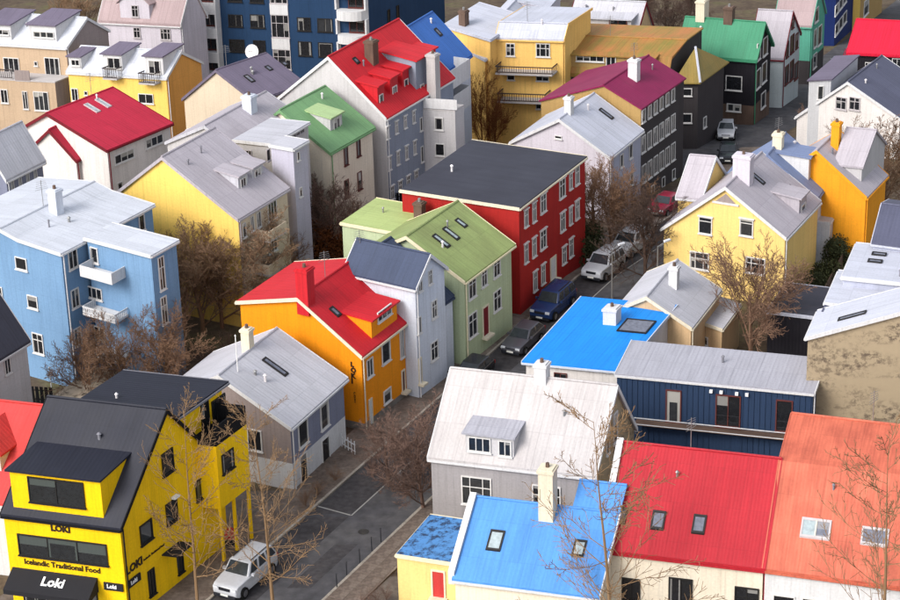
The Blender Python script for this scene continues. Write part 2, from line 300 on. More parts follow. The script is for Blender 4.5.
# ---- houses: metres; X,Y,z0 = near ground corner, az = bearing of the right wall, th = corner angle, prof = roof section
HOUSES = [
 dict(name='restaurant_building', label='yellow restaurant with black roof, black awning and LOKI lettering', cat='house', group=None, blocks=[
  dict(X=-19.5, Y=117.53, z0=-0.0, az=60.0, th=103.5, a=10.35, b=7.4, h=6.47, ax='y', prof=[(0.0,6.47),(5.15,11.71),(10.35,5.77)], zb=0.0, wall='yellow', roof='navy_metal', trim='black', ov=0.1, n='main', win=[('L',3.8,4.59,5.72,1.46,'3'),('R',4.97,8.46,1.12,1.49,'1'),('R',8.48,5.17,2.02,1.39,'1'),('R',2.35,5.05,1.21,1.31,'1'),('R',4.94,5.11,1.14,1.47,'1'),('R',2.43,1.57,0.67,1.75,'2'),('R',5.34,1.46,0.63,1.6,'2')], dor=[{'face': 'L','s0': 1.14,'s1': 6.86,'d': 0.25,'zb': 6.73,'hf': 2.66,'seg': 0,'type': 'shed','pitch': 7,'wall': 'yellow','roof': 'navy_metal','win': [(3.98,8.29,3.56,1.68,'2')],'rise': 1.2,'wf': 'black_frame'}], wf='black_frame', pane='glass_dark'),
  dict(X=-14.34, Y=124.15, z0=-0.0, az=60.0, th=103.5, a=3.28, b=6.17, h=8.14, ax='f', prof=[(0.0,8.14),(6.17,8.14)], zb=3.82, wall='yellow', roof='black', ov=0, n='extension', win=[('R',1.06,6.67,1.25,1.3,'1')], wf='black_frame', pane='glass'),
  dict(X=-16.72, Y=123.69, z0=-0.0, az=60.0, th=103.5, a=5.07, b=6.41, h=10.36, ax='f', prof=[(0.0,10.36),(6.41,10.36)], zb=6.41, wall='yellow', roof='navy_metal', trim='grey_trim', ov=0.3, n='penthouse', win=[('R',3.17,8.98,0.81,2.09,'2'),('R',4.61,8.93,1.44,1.56,'3')], wf='black_frame', pane='glass'),
 ]),
 dict(name='red_roof_house', label='small house with faded red metal roof beside the yellow restaurant', cat='house', group=None, blocks=[
  dict(X=-27.17, Y=123.33, z0=0.0, az=62.0, th=101.5, a=9.48, b=11.1, h=5.18, ax='y', prof=[(0.0,5.18),(4.74,9.4),(9.48,5.18)], zb=0.0, wall='white', roof='faded_red', trim='white', ov=0.2, n='main', dor=[{'face': 'L','s0': 1.05,'s1': 3.81,'d': 1.34,'zb': 6.37,'hf': 1.48,'seg': 0,'type': 'gable','pitch': 10,'wall': 'white','roof': 'faded_red','win': [],'rise': 1.11,'wf': 'white_frame'}], wf='white_frame', pane='glass'),
 ]),
 dict(name='grey_house', label='pale grey house with dark slate roof and one narrow window, next to blue house', cat='house', group=None, blocks=[
  dict(X=-31.12, Y=136.48, z0=-0.0, az=60.0, th=90.0, a=5.36, b=5.04, h=7.64, ax='x', prof=[(0.0,7.64),(2.52,11.01),(5.04,7.64)], zb=0.0, wall='pale_grey', roof='slate', trim='pale_grey', ov=0.2, n='main', win=[('R',3.22,6.77,0.6,1.37,'2')], wf='white_frame', pane='glass'),
 ]),
 dict(name='grey_house', label='grey clad cottage with white trim and pale metal roof with one long skylight', cat='house', group=None, blocks=[
  dict(X=-10.52, Y=133.07, z0=0.0, az=63.93, th=90.0, a=7.31, b=10.0, h=4.77, ax='x', prof=[(0.0,4.77),(5.0,7.42),(10.0,4.77)], zb=0.0, wall='slate_grey', roof='light_metal', trim='white', ov=0.25, n='main', win=[('R',1.56,3.68,1.25,2.15,'1'),('R',4.51,3.59,1.16,2.26,'1'),('L',2.7,3.21,1.09,1.54,'2'),('R',1.39,0.99,0.99,2.14,'1'),('R',4.42,0.75,1.06,2.03,'1')], sky=[(3.92,3.15,6.44,0.24,1.69,0)], chim=[(4.09,5.26,7.56,0.62,0.62,1.48,'cream')], wf='white_frame', pane='glass', plinth=('white',2.0), wallL='taupe'),
 ]),
 dict(name='orange_house', label='bright orange house with scarlet roof, scarlet chimney and vertical lettering', cat='house', group=None, blocks=[
  dict(X=-6.09, Y=141.18, z0=0.0, az=60.47, th=90.0, a=7.07, b=9.59, h=5.77, ax='x', prof=[(0.0,5.77),(4.72,8.99),(9.59,7.81)], zb=0.0, wall='orange', roof='scarlet', trim='cream', ov=0.22, n='main', win=[('R',1.01,4.38,0.82,1.35,'2'),('R',3.19,4.6,1.11,1.55,'1'),('R',5.37,4.34,0.54,2.23,'3'),('R',3.14,1.28,1.02,1.01,'1'),('R',0.87,0.94,0.49,2.3,'Dwhite'),('R',5.37,1.47,0.45,1.61,'Dbrown_frame')], dor=[{'face': 'R','s0': 1.91,'s1': 5.36,'d': 0.27,'zb': 5.96,'hf': 1.47,'seg': 0,'type': 'shed','pitch': 4,'wall': 'orange','roof': 'scarlet','win': [(3.66,7.3,1.84,0.77,'3')],'rise': 1.2,'wf': 'white_frame'}], sky=[(1.39,2.75,7.64,0.23,0.71,0)], chim=[(0.26,4.34,8.73,0.92,0.92,2.59,'scarlet')], wf='white_frame', pane='glass', plinth=('stone',0.55)),
 ]),
 dict(name='white_house', label='pale blue-white house with navy roof between orange and green houses', cat='house', group=None, blocks=[
  dict(X=-2.33, Y=146.54, z0=0.0, az=58.0, th=90.0, a=4.72, b=10.12, h=5.6, ax='x', prof=[(0.0,5.6),(5.06,9.03),(10.12,5.6)], zb=0.0, wall='ice_blue', roof='navy_blue', trim='navy_blue', ov=0.1, n='main', wf='white_frame', pane='glass'),
  dict(X=-2.37, Y=145.71, z0=0.0, az=58.0, th=90.0, a=3.81, b=5.67, h=8.63, ax='y', prof=[(0.0,8.63),(1.79,10.26),(3.81,8.57)], zb=0.0, wall='ice_blue', roof='navy_blue', trim='white', ov=0.2, n='cross_gable', win=[('R',0.64,8.56,0.46,1.01,'2'),('R',1.95,8.61,0.46,1.09,'4'),('R',0.33,5.61,0.45,1.26,'2'),('R',2.34,6.02,0.72,1.37,'4'),('R',2.16,2.88,0.99,1.44,'4'),('R',0.25,2.18,0.41,1.89,'Dpale_grey')], wf='white_frame', pane='glass'),
 ]),
 dict(name='green_house', label='pale green house with mossy green roof and three long skylights', cat='house', group=None, blocks=[
  dict(X=1.03, Y=150.62, z0=0.0, az=59.56, th=90.0, a=7.0, b=9.02, h=6.86, ax='x', prof=[(0.0,6.86),(4.51,9.32),(9.02,6.86)], zb=0.0, wall='pale_green', roof='moss_roof', trim='cream_trim', ov=0.25, n='main', win=[('R',1.11,5.86,1.09,1.69,'t'),('R',2.88,5.94,0.83,1.43,'t'),('R',4.76,5.98,1.0,1.5,'t'),('R',1.05,2.93,1.24,1.87,'t'),('R',4.73,3.36,1.15,1.6,'t'),('R',2.96,2.49,0.95,2.32,'Dmaroon_trim')], sky=[(1.86,2.85,8.42,0.2,1.27,0),(3.34,2.88,8.43,0.3,1.22,0),(5.15,3.07,8.53,0.14,0.83,0)], wf='white_frame', pane='glass'),
  dict(X=-2.96, Y=158.81, z0=0.0, az=61.0, th=90.0, a=5.18, b=5.67, h=6.9, ax='f', prof=[(0.0,6.9),(5.67,6.9)], zb=0.0, wall='pale_green', roof='moss_light', trim='cream_trim', ov=0.1, n='back_wing', chim=[(2.9,0.59,6.9,0.68,0.68,1.6,'brick_brown')], wf='white_frame', pane='glass'),
 ]),
 dict(name='red_building', label='three storey dark red building with flat slate roof and white arched windows', cat='house', group=None, blocks=[
  dict(X=5.28, Y=159.05, z0=0.0, az=61.14, th=92.67, a=11.44, b=9.65, h=8.7, ax='f', prof=[(0.0,8.7),(9.65,8.7)], zb=0.0, wall='red_paint', roof='slate_flat', trim='cream', ov=0.12, n='main', win=[('R',1.12,7.56,0.63,1.36,'a'),('R',2.47,7.53,0.63,1.53,'a'),('R',4.0,7.69,0.99,1.51,'a'),('R',7.3,7.7,1.03,1.53,'a'),('R',8.81,7.73,0.52,1.34,'a'),('R',9.98,7.8,0.71,1.58,'a'),('R',1.04,4.75,0.62,1.55,'a'),('R',2.39,4.71,0.64,1.56,'a'),('R',3.93,4.77,1.0,1.54,'a'),('R',7.35,4.91,0.86,1.58,'a'),('R',8.77,4.87,0.52,1.45,'a'),('R',9.95,4.93,0.71,1.53,'a'),('R',2.48,1.87,0.64,1.59,'a'),('R',3.86,1.9,0.66,1.6,'a'),('R',5.61,1.7,1.02,1.92,'Dwhite'),('R',7.57,2.02,0.69,1.46,'a'),('R',8.83,2.16,0.7,1.55,'a')], wf='white_frame', pane='glass'),
 ]),
 dict(name='blue_house', label='large light blue apartment house with white roof and corner balconies', cat='house', group=None, blocks=[
  dict(X=-26.92, Y=148.94, z0=0.0, az=57.02, th=90.0, a=10.01, b=10.92, h=10.49, ax='x', prof=[(0.0,10.49),(3.83,10.77),(5.46,11.2),(10.92,10.49)], zb=0.0, wall='sky_blue', roof='white_metal', trim='white', ov=0.15, n='main', win=[('L',3.85,8.96,1.09,0.93,'1'),('L',3.16,6.13,0.99,1.03,'1'),('L',3.07,2.89,1.02,1.59,'t'),('L',6.61,9.12,0.99,1.03,'1'),('L',6.37,6.13,0.8,1.08,'1'),('R',1.11,9.73,0.95,1.51,'2'),('R',0.95,6.75,0.87,1.43,'2'),('R',0.8,3.81,0.78,1.35,'2'),('R',8.7,9.67,0.64,1.25,'1')], chim=[(4.71,4.41,10.92,0.74,0.74,1.97,'ice_blue')], wf='white_frame', pane='glass'),
  dict(X=-20.48, Y=147.43, z0=0.0, az=57.41, th=87.81, a=2.78, b=5.9, h=10.79, ax='f', prof=[(0.0,10.79),(5.9,10.79)], zb=0.0, wall='sky_blue', roof='white_metal', trim='white', ov=0.15, n='wing', win=[('L',5.32,9.69,0.7,1.22,'1'),('L',5.69,6.68,1.5,0.9,'3'),('L',5.54,3.54,1.01,1.1,'2'),('R',0.95,9.13,0.68,2.54,'t'),('R',0.88,6.33,0.64,2.11,'t')], bal=[('L',2.53,5.5,8.77,9.46,1.5,'white','panel'),('L',2.59,5.62,5.77,6.29,1.5,'white','slat'),('L',2.67,5.73,2.64,3.06,1.5,'white','slat')], wf='white_frame', pane='glass'),
 ]),
 dict(name='yellow_house', label='tall house with plain yellow gable, grey roof and two shed dormers', cat='house', group=None, blocks=[
  dict(X=-15.38, Y=158.3, z0=0.0, az=59.74, th=90.0, a=6.56, b=10.94, h=8.88, ax='x', prof=[(0.0,8.88),(6.41,12.6),(10.94,9.02)], zb=0.0, wall='yellow_pale', roof='lilac_metal', trim='lilac_metal', ov=0.15, n='main', win=[('R',0.66,7.75,0.4,1.11,'1'),('R',1.72,7.87,0.4,1.19,'2'),('R',2.59,7.87,0.53,1.25,'2'),('R',4.41,7.91,1.2,1.5,'3'),('R',4.15,5.41,1.2,1.53,'3')], dor=[{'face': 'R','s0': 2.67,'s1': 3.92,'d': 1.67,'zb': 9.85,'hf': 1.1,'seg': 0,'type': 'shed','pitch': 5,'wall': 'light_metal','roof': 'lilac_metal','win': [(3.27,10.22,0.69,0.97,'2')],'rise': 1.2,'wf': 'white_frame'},{'face': 'R','s0': 4.69,'s1': 6.14,'d': 1.79,'zb': 9.92,'hf': 0.97,'seg': 0,'type': 'shed','pitch': 5,'wall': 'light_metal','roof': 'lilac_metal','win': [(5.38,10.21,0.84,0.95,'2')],'rise': 1.2,'wf': 'white_frame'}], bal=[('R',1.98,4.34,6.59,7.33,1.3,'beige','panel'),('R',1.7,4.07,3.92,4.69,1.3,'beige','panel')], wf='white_frame', pane='glass', wallR='beige'),
 ]),
 dict(name='white_house', label='white house with crimson metal roof and two skylights near the ridge', cat='house', group=None, blocks=[
  dict(X=-28.14, Y=181.84, z0=-1.9, az=51.39, th=90.0, a=7.49, b=13.72, h=7.64, ax='x', prof=[(0.0,7.64),(6.85,9.44),(13.72,5.38)], zb=0.0, wall='white_warm', roof='crimson', trim='maroon_trim', ov=0.2, n='main', win=[('R',1.85,6.48,2.26,0.81,'3d'),('R',5.45,6.73,2.08,0.83,'3d'),('R',1.08,4.07,0.62,0.75,'1')], sky=[(3.61,5.27,9.03,0.02,1.55,0),(5.0,5.35,9.05,0.03,1.56,0)], wf='white_frame', pane='glass'),
  dict(X=-31.1, Y=183.61, z0=-1.9, az=60.0, th=90.0, a=5.18, b=4.97, h=6.17, ax='x', prof=[(0.0,6.17),(2.48,8.37),(4.97,6.17)], zb=0.0, wall='white_warm', roof='crimson', trim='maroon_trim', ov=0.15, n='porch', wf='white_frame', pane='glass'),
 ]),
 dict(name='grey_house', label='grey house with pale roof and a wide band of upper windows', cat='house', group=None, blocks=[
  dict(X=-34.35, Y=169.83, z0=-0.46, az=58.66, th=90.0, a=4.35, b=3.72, h=8.63, ax='x', prof=[(0.0,8.63),(1.86,11.31),(3.72,8.63)], zb=0.0, wall='slate_grey', roof='light_metal', trim='white', ov=0.2, n='main', win=[('R',0.6,7.91,0.3,1.12,'2'),('R',1.52,7.91,0.3,1.12,'2'),('R',2.44,7.91,0.3,1.12,'2'),('R',3.37,7.91,0.3,1.12,'2')], wf='white_frame', pane='glass'),
 ]),
 dict(name='grey_house', label='pale grey house with tall stair tower beside the tree garden', cat='house', group=None, blocks=[
  dict(X=-15.56, Y=170.94, z0=-0.59, az=60.48, th=90.0, a=8.71, b=7.62, h=9.49, ax='x', prof=[(0.0,9.49),(3.81,11.41),(7.62,9.49)], zb=0.0, wall='pale_grey', roof='lilac_metal', trim='light_metal', ov=0.12, n='main', chim=[(5.27,3.06,11.03,0.86,0.86,1.48,'ice_blue')], wf='white_frame', pane='glass'),
  dict(X=-13.41, Y=169.18, z0=-0.59, az=59.92, th=99.54, a=5.17, b=3.23, h=11.1, ax='f', prof=[(0.0,11.1),(3.23,11.1)], zb=0.0, wall='pale_grey', roof='light_metal', trim='white', ov=0.1, n='upper_block', win=[('L',2.01,10.23,0.48,0.45,'2'),('R',0.42,10.41,0.33,0.86,'1'),('R',1.27,10.37,0.34,0.86,'1'),('R',-0.63,10.49,0.45,0.98,'1'),('R',3.63,10.94,1.82,0.62,'3')], wf='grey_frame', pane='glass'),
  dict(X=-11.52, Y=165.01, z0=-0.59, az=58.8, th=91.11, a=1.91, b=1.99, h=12.21, ax='f', prof=[(0.0,12.21),(1.99,12.21)], zb=0.0, wall='pale_lilac', roof='light_metal', trim='white', ov=0.1, n='stair_tower', win=[('R',0.61,11.51,0.2,0.72,'1'),('R',0.67,8.55,0.34,0.78,'1')], wf='white_frame', pane='glass'),
 ]),
 dict(name='cream_house', label='cream house with green roof and one shed dormer', cat='house', group=None, blocks=[
  dict(X=-9.27, Y=175.09, z0=-1.09, az=58.11, th=90.0, a=6.2, b=6.6, h=8.63, ax='x', prof=[(0.0,8.63),(4.6,11.36),(6.6,9.74)], zb=0.0, wall='cream_wall', roof='green_roof', trim='green_roof', ov=0.2, n='main', win=[('R',2.2,7.53,0.53,1.57,'1'),('R',4.06,7.64,0.55,1.5,'1'),('R',2.08,4.74,0.61,1.53,'1'),('R',4.02,4.76,0.63,1.55,'1')], dor=[{'face': 'R','s0': 2.05,'s1': 3.75,'d': 1.26,'zb': 9.38,'hf': 1.22,'seg': 0,'type': 'shed','pitch': 6,'wall': 'pale_grey','roof': 'green_light','win': [(2.94,9.93,0.94,1.0,'2')],'rise': 1.2,'wf': 'white_frame'}], wf='brown_frame', pane='glass'),
 ]),
 dict(name='grey_house', label='grey house with scarlet roof, row of red dormers and brick chimney', cat='house', group=None, blocks=[
  dict(X=-4.84, Y=181.31, z0=-1.84, az=59.36, th=90.0, a=11.11, b=10.66, h=9.86, ax='x', prof=[(0.0,9.86),(5.33,14.29),(10.66,9.86)], zb=0.0, wall='blue_grey', roof='scarlet', trim='white', ov=0.15, n='main', win=[('R',0.14,8.54,0.4,1.1,'a'),('R',1.55,8.54,0.4,1.1,'a'),('R',2.96,8.54,0.4,1.1,'a'),('R',4.36,8.54,0.4,1.1,'a'),('R',0.26,5.79,0.39,1.21,'a'),('R',1.62,5.79,0.39,1.21,'a'),('R',2.99,5.79,0.39,1.21,'a'),('R',4.35,5.79,0.39,1.21,'a'),('R',0.47,3.07,0.56,1.2,'a'),('R',1.78,3.07,0.56,1.2,'a'),('R',3.1,3.07,0.56,1.2,'a'),('R',4.42,3.07,0.56,1.2,'a'),('R',5.54,7.5,0.41,1.22,'1'),('R',5.53,4.78,0.41,1.42,'1')], dor=[{'face': 'R','s0': 0.44,'s1': 1.54,'d': 1.0,'zb': 10.7,'hf': 1.6,'seg': 0,'type': 'shed','pitch': 5,'wall': 'scarlet','roof': 'scarlet','win': [(0.94,11.11,0.57,0.8,'1')],'rise': 1.2,'wf': 'white_frame'},{'face': 'R','s0': 2.55,'s1': 3.78,'d': 1.06,'zb': 10.74,'hf': 1.6,'seg': 0,'type': 'shed','pitch': 5,'wall': 'scarlet','roof': 'scarlet','win': [(3.19,11.09,0.75,0.86,'2')],'rise': 1.2,'wf': 'white_frame'},{'face': 'R','s0': 4.6,'s1': 5.63,'d': 1.1,'zb': 10.78,'hf': 1.6,'seg': 0,'type': 'shed','pitch': 5,'wall': 'scarlet','roof': 'scarlet','win': [(5.14,11.08,0.6,0.81,'1')],'rise': 1.2,'wf': 'white_frame'},{'face': 'R','s0': 5.77,'s1': 8.4,'d': 0.47,'zb': 10.25,'hf': 2.71,'seg': 0,'type': 'shed','pitch': 6,'wall': 'blue_grey','roof': 'scarlet','win': [(6.66,10.25,0.62,0.82,'1')],'rise': 1.2,'wf': 'white_frame'},{'face': 'R','s0': 8.99,'s1': 10.71,'d': 1.42,'zb': 11.04,'hf': 1.48,'seg': 0,'type': 'shed','pitch': 4,'wall': 'scarlet','roof': 'scarlet','win': [],'rise': 1.2,'wf': 'white_frame'}], sky=[(2.33,4.15,13.31,0.08,0.33,0)], chim=[(4.04,3.71,12.94,0.86,0.86,1.97,'brick_brown'),(7.18,-0.39,9.54,0.8,0.86,3.82,'concrete')], wf='white_frame', pane='glass', wallL='pale_grey'),
  dict(X=0.89, Y=185.68, z0=-1.84, az=61.16, th=103.68, a=1.63, b=2.8, h=8.63, ax='f', prof=[(0.0,8.63),(2.8,8.63)], zb=0.0, wall='pale_grey', roof='concrete', ov=0, n='terrace_block', win=[('L',1.43,7.5,0.76,1.12,'1'),('L',1.41,5.15,0.85,1.13,'1')], bal=[('L',-0.21,2.73,8.84,9.73,0.06,'white','panel')], wf='white_frame', pane='glass'),
 ]),
 dict(name='beige_house', label='beige house with plain gable and grey-violet roof below blue apartment block', cat='house', group=None, blocks=[
  dict(X=-17.11, Y=199.66, z0=-4.04, az=45.91, th=90.0, a=5.97, b=10.06, h=7.4, ax='x', prof=[(0.0,7.4),(5.0,9.18),(10.06,5.33)], zb=0.0, wall='beige', roof='violet_slate', trim='violet_slate', ov=0.15, n='main', sky=[(1.75,2.59,8.32,0.16,1.1,0),(4.59,3.03,8.47,0.07,0.72,0),(6.49,2.91,8.43,0.19,0.6,0)], wf='white_frame', pane='glass'),
 ]),
 dict(name='terraced_house', label='taupe terraced house with white roof, dormers and balcony doors', cat='house', group=None, blocks=[
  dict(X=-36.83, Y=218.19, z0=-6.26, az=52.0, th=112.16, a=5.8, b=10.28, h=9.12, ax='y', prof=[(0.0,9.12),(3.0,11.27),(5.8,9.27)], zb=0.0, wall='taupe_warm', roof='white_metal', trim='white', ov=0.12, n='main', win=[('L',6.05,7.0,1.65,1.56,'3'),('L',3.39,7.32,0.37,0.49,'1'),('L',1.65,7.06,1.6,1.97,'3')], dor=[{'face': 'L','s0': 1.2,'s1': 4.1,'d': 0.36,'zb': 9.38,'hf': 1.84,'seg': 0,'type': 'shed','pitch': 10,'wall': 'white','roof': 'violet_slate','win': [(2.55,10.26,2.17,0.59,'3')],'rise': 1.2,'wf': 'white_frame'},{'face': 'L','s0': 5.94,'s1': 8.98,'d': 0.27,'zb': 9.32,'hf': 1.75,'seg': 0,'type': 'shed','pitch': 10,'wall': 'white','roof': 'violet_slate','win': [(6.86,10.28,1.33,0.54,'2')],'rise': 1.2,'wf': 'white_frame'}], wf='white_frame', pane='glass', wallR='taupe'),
  dict(X=-37.95, Y=216.41, z0=-6.26, az=52.0, th=113.84, a=3.95, b=9.5, h=6.17, ax='f', prof=[(0.0,6.17),(9.5,6.17)], zb=0.0, wall='taupe_warm', roof='concrete', ov=0.05, n='lower_block', win=[('L',1.62,4.21,1.58,1.99,'3'),('L',3.31,4.22,0.54,1.84,'2'),('L',5.5,4.51,0.79,1.41,'2')], bal=[('L',2.57,4.13,6.15,7.3,0.06,'taupe','panel'),('L',4.44,7.71,6.35,7.32,0.06,'dark_rail','rail')], wf='white_frame', pane='glass', wallR='taupe'),
 ]),
 dict(name='terraced_house', label='yellow terraced house with white roof and balconied dormers', cat='house', group=None, blocks=[
  dict(X=-26.78, Y=214.01, z0=-5.76, az=52.0, th=112.77, a=4.97, b=10.19, h=6.66, ax='y', prof=[(0.0,6.66),(2.17,8.58),(4.97,6.76)], zb=0.0, wall='yellow_pale', roof='white_metal', trim='white', ov=0.12, n='main', win=[('L',2.26,4.42,1.57,1.03,'2'),('L',9.69,4.37,0.71,1.3,'2'),('L',8.51,4.6,0.38,0.39,'1')], dor=[{'face': 'L','s0': 8.77,'s1': 10.05,'d': 0.08,'zb': 6.73,'hf': 1.53,'seg': 0,'type': 'shed','pitch': 9,'wall': 'white','roof': 'violet_slate','win': [(9.37,7.66,0.88,0.66,'2')],'rise': 1.2,'wf': 'white_frame'},{'face': 'L','s0': 4.58,'s1': 6.55,'d': 0.19,'zb': 6.83,'hf': 1.85,'seg': 0,'type': 'shed','pitch': 9,'wall': 'white','roof': 'violet_slate','win': [(5.42,7.81,1.35,1.14,'2')],'rise': 1.2,'wf': 'white_frame'},{'face': 'L','s0': 0.25,'s1': 2.11,'d': 0.07,'zb': 6.72,'hf': 2.04,'seg': 0,'type': 'shed','pitch': 9,'wall': 'white','roof': 'violet_slate','win': [(1.15,7.69,1.22,1.35,'2')],'rise': 1.2,'wf': 'white_frame'}], bal=[('L',4.44,5.9,6.57,7.6,0.9,'dark_rail','rail'),('L',0.54,2.2,6.3,7.32,0.9,'dark_rail','rail')], wf='white_frame', pane='glass', wallR='orange_pale'),
 ]),
 dict(name='white_house', label='white house with mauve roof and gabled centre dormer below the blue block', cat='house', group=None, blocks=[
  dict(X=-27.79, Y=237.68, z0=-8.6, az=50.0, th=115.65, a=3.8, b=9.06, h=7.4, ax='y', prof=[(0.0,7.4),(1.9,11.32),(3.8,7.4)], zb=0.0, wall='white_lilac', roof='mauve', trim='white', ov=0.15, n='main', win=[('L',4.96,6.21,0.8,1.19,'4'),('L',1.73,6.2,1.14,1.28,'6')], dor=[{'face': 'L','s0': 3.39,'s1': 6.7,'d': 0.04,'zb': 7.47,'hf': 2.1,'seg': 0,'type': 'gable','pitch': 8,'wall': 'white_lilac','roof': 'mauve','win': [(5.0,8.59,0.79,1.29,'4')],'rise': 1.6,'wf': 'grey_frame'}], wf='grey_frame', pane='glass'),
 ]),
 dict(name='apartment_block', label='dark blue apartment block with white balcony bays', cat='building', group=None, blocks=[
  dict(X=-7.72, Y=238.89, z0=-8.75, az=62.0, th=105.19, a=17.26, b=19.9, h=14.8, ax='f', prof=[(0.0,14.8),(19.9,14.8)], zb=0.0, wall='royal_blue', roof='concrete', ov=0, n='main', win=[('L',14.95,6.32,1.6,1.4,'2'),('L',12.47,6.36,1.59,1.51,'2'),('L',14.97,3.49,1.72,1.41,'2'),('L',12.43,3.48,1.38,1.42,'2'),('L',7.27,6.24,1.48,1.51,'2'),('L',4.94,6.22,1.7,1.5,'2'),('L',7.31,3.48,1.48,1.63,'1'),('L',5.02,3.46,1.59,1.63,'1'),('L',14.87,9.13,1.59,1.39,'2'),('L',12.4,9.17,1.58,1.5,'2'),('R',4.21,6.19,0.56,1.52,'1'),('R',6.25,6.1,0.58,1.42,'1')], wf='black_frame', pane='glass'),
 ]),
 dict(name='blue_roof_house', label='house with bright blue roof and curved white balconies', cat='house', group=None, blocks=[
  dict(X=0.34, Y=196.61, z0=-3.67, az=61.92, th=90.0, a=4.51, b=7.6, h=10.48, ax='x', prof=[(0.0,10.48),(3.8,13.9),(7.6,10.48)], zb=0.0, wall='ice_blue', roof='royal_roof', trim='royal_roof', ov=0.15, n='main', win=[('R',1.09,9.2,0.7,1.35,'2'),('R',1.15,6.9,0.7,1.37,'2')], sky=[(2.97,2.34,12.58,0.06,0.66,0)], bal=[('R',-4.35,1.32,9.71,11.34,1.6,'white','panel'),('R',-4.32,1.38,7.15,8.84,1.6,'white','panel')], wf='white_frame', pane='glass'),
 ]),
 dict(name='yellow_building', label='yellow building with pale roof and two long rear balconies', cat='building', group=None, blocks=[
  dict(X=11.13, Y=205.45, z0=-4.73, az=66.0, th=103.1, a=7.4, b=6.17, h=11.1, ax='y', prof=[(0.0,11.1),(0.99,12.21),(7.4,11.84)], zb=0.0, wall='yellow_warm', roof='ice_metal', trim='yellow_warm', ov=0.12, n='main', win=[('L',4.92,10.02,0.83,1.24,'4'),('L',1.87,10.07,1.29,1.32,'6'),('L',4.92,7.28,0.75,0.47,'1'),('L',1.95,7.29,1.22,0.45,'2'),('L',2.26,4.51,0.66,0.47,'1')], bal=[('L',0.53,5.85,8.15,8.84,1.4,'dark_rail','rail'),('L',1.21,5.71,5.39,6.21,1.4,'dark_rail','rail')], wf='white_frame', pane='glass'),
  dict(X=3.9, Y=205.49, z0=-4.73, az=62.0, th=57.14, a=6.17, b=4.25, h=9.37, ax='f', prof=[(0.0,9.37),(4.25,9.37)], zb=0.0, wall='yellow_warm', roof='ice_metal', trim='ice_metal', ov=0.15, n='side_wing', win=[('L',2.65,7.55,1.08,0.68,'2'),('L',2.39,5.25,1.09,0.68,'2'),('R',0.66,7.8,0.58,0.97,'1')], wf='white_frame', pane='glass'),
  dict(X=4.4, Y=205.34, z0=-4.73, az=62.0, th=70.36, a=7.4, b=6.23, h=11.34, ax='f', prof=[(0.0,11.34),(6.23,11.34)], zb=0.0, wall='yellow_warm', roof='ice_metal', trim='ice_metal', ov=0.15, n='upper_wing', chim=[(1.34,4.38,11.34,0.86,0.86,1.6,'brick_brown')], wf='white_frame', pane='glass'),
 ]),
 dict(name='white_house', label='pale house with white roof and small gable windows behind yellow building', cat='house', group=None, blocks=[
  dict(X=8.9, Y=225.75, z0=-7.17, az=72.0, th=90.0, a=11.84, b=4.53, h=8.01, ax='x', prof=[(0.0,8.01),(2.5,9.74),(4.53,8.33)], zb=0.0, wall='white_lilac', roof='ice_metal', trim='white', ov=0.2, n='main', win=[('L',3.47,8.19,0.84,0.37,'2'),('L',1.47,8.28,0.83,0.47,'2')], dor=[{'face': 'R','s0': 3.66,'s1': 8.71,'d': -0.86,'zb': 7.42,'hf': 1.85,'seg': 0,'type': 'shed','pitch': 8,'wall': 'white_lilac','roof': 'ice_metal','win': [(6.76,7.13,3.59,0.9,'2')],'rise': 1.2,'wf': 'white_frame'}], wf='white_frame', pane='glass'),
 ]),
 dict(name='grey_house', label='pale grey house with wide flat-roofed dormer and tan gable', cat='house', group=None, blocks=[
  dict(X=19.01, Y=219.63, z0=-6.44, az=60.0, th=106.68, a=4.73, b=6.9, h=8.01, ax='y', prof=[(0.0,8.01),(2.28,10.96),(4.73,6.92)], zb=0.0, wall='concrete', roof='light_metal', trim='maroon_trim', ov=0.12, n='main', dor=[{'face': 'L','s0': 0.48,'s1': 6.49,'d': 0.19,'zb': 8.27,'hf': 1.63,'seg': 0,'type': 'shed','pitch': 10,'wall': 'concrete','roof': 'light_metal','win': [(5.43,9.32,1.7,0.86,'2'),(1.78,9.42,1.8,0.95,'2')],'rise': 1.2,'wf': 'brown_frame'}], wf='white_frame', pane='glass', wallR='tan'),
 ]),
 dict(name='charcoal_building', label='charcoal corner building with rusty olive mansard roof and roof terrace', cat='building', group=None, blocks=[
  dict(X=23.66, Y=205.28, z0=-4.71, az=59.7, th=115.16, a=6.03, b=1.85, h=6.55, ax='h', prof=[(0.0,6.55),(6.03,6.55)], zb=0.0, wall='charcoal', roof='moss_olive', trim='ice_metal', ov=0.35, n='corner_tower', win=[('L',1.14,5.67,1.22,0.79,'1'),('L',1.11,3.1,1.23,0.99,'1'),('R',1.68,2.14,0.74,1.05,'1')], rise=2.7126000000000006, wf='white_frame', pane='glass'),
  dict(X=20.85, Y=205.23, z0=-4.71, az=61.0, th=106.27, a=8.01, b=10.83, h=7.15, ax='y', prof=[(0.0,7.15),(0.62,8.75),(4.19,9.49),(8.01,9.49)], zb=0.0, wall='charcoal', roof='rust_moss', ov=0.1, n='main', win=[('L',9.5,6.02,0.94,0.95,'1'),('L',5.81,6.1,1.13,0.74,'2')], dor=[{'face': 'L','s0': 1.28,'s1': 9.19,'d': 0.15,'zb': 7.55,'hf': 1.44,'seg': 0,'type': 'shed','pitch': 9,'wall': 'tan_olive','roof': 'rust_moss','win': [(7.38,8.73,2.64,0.67,'4r'),(5.41,8.57,0.94,1.03,'2')],'rise': 1.2,'wf': 'white_frame'}], wf='white_frame', pane='glass'),
 ]),
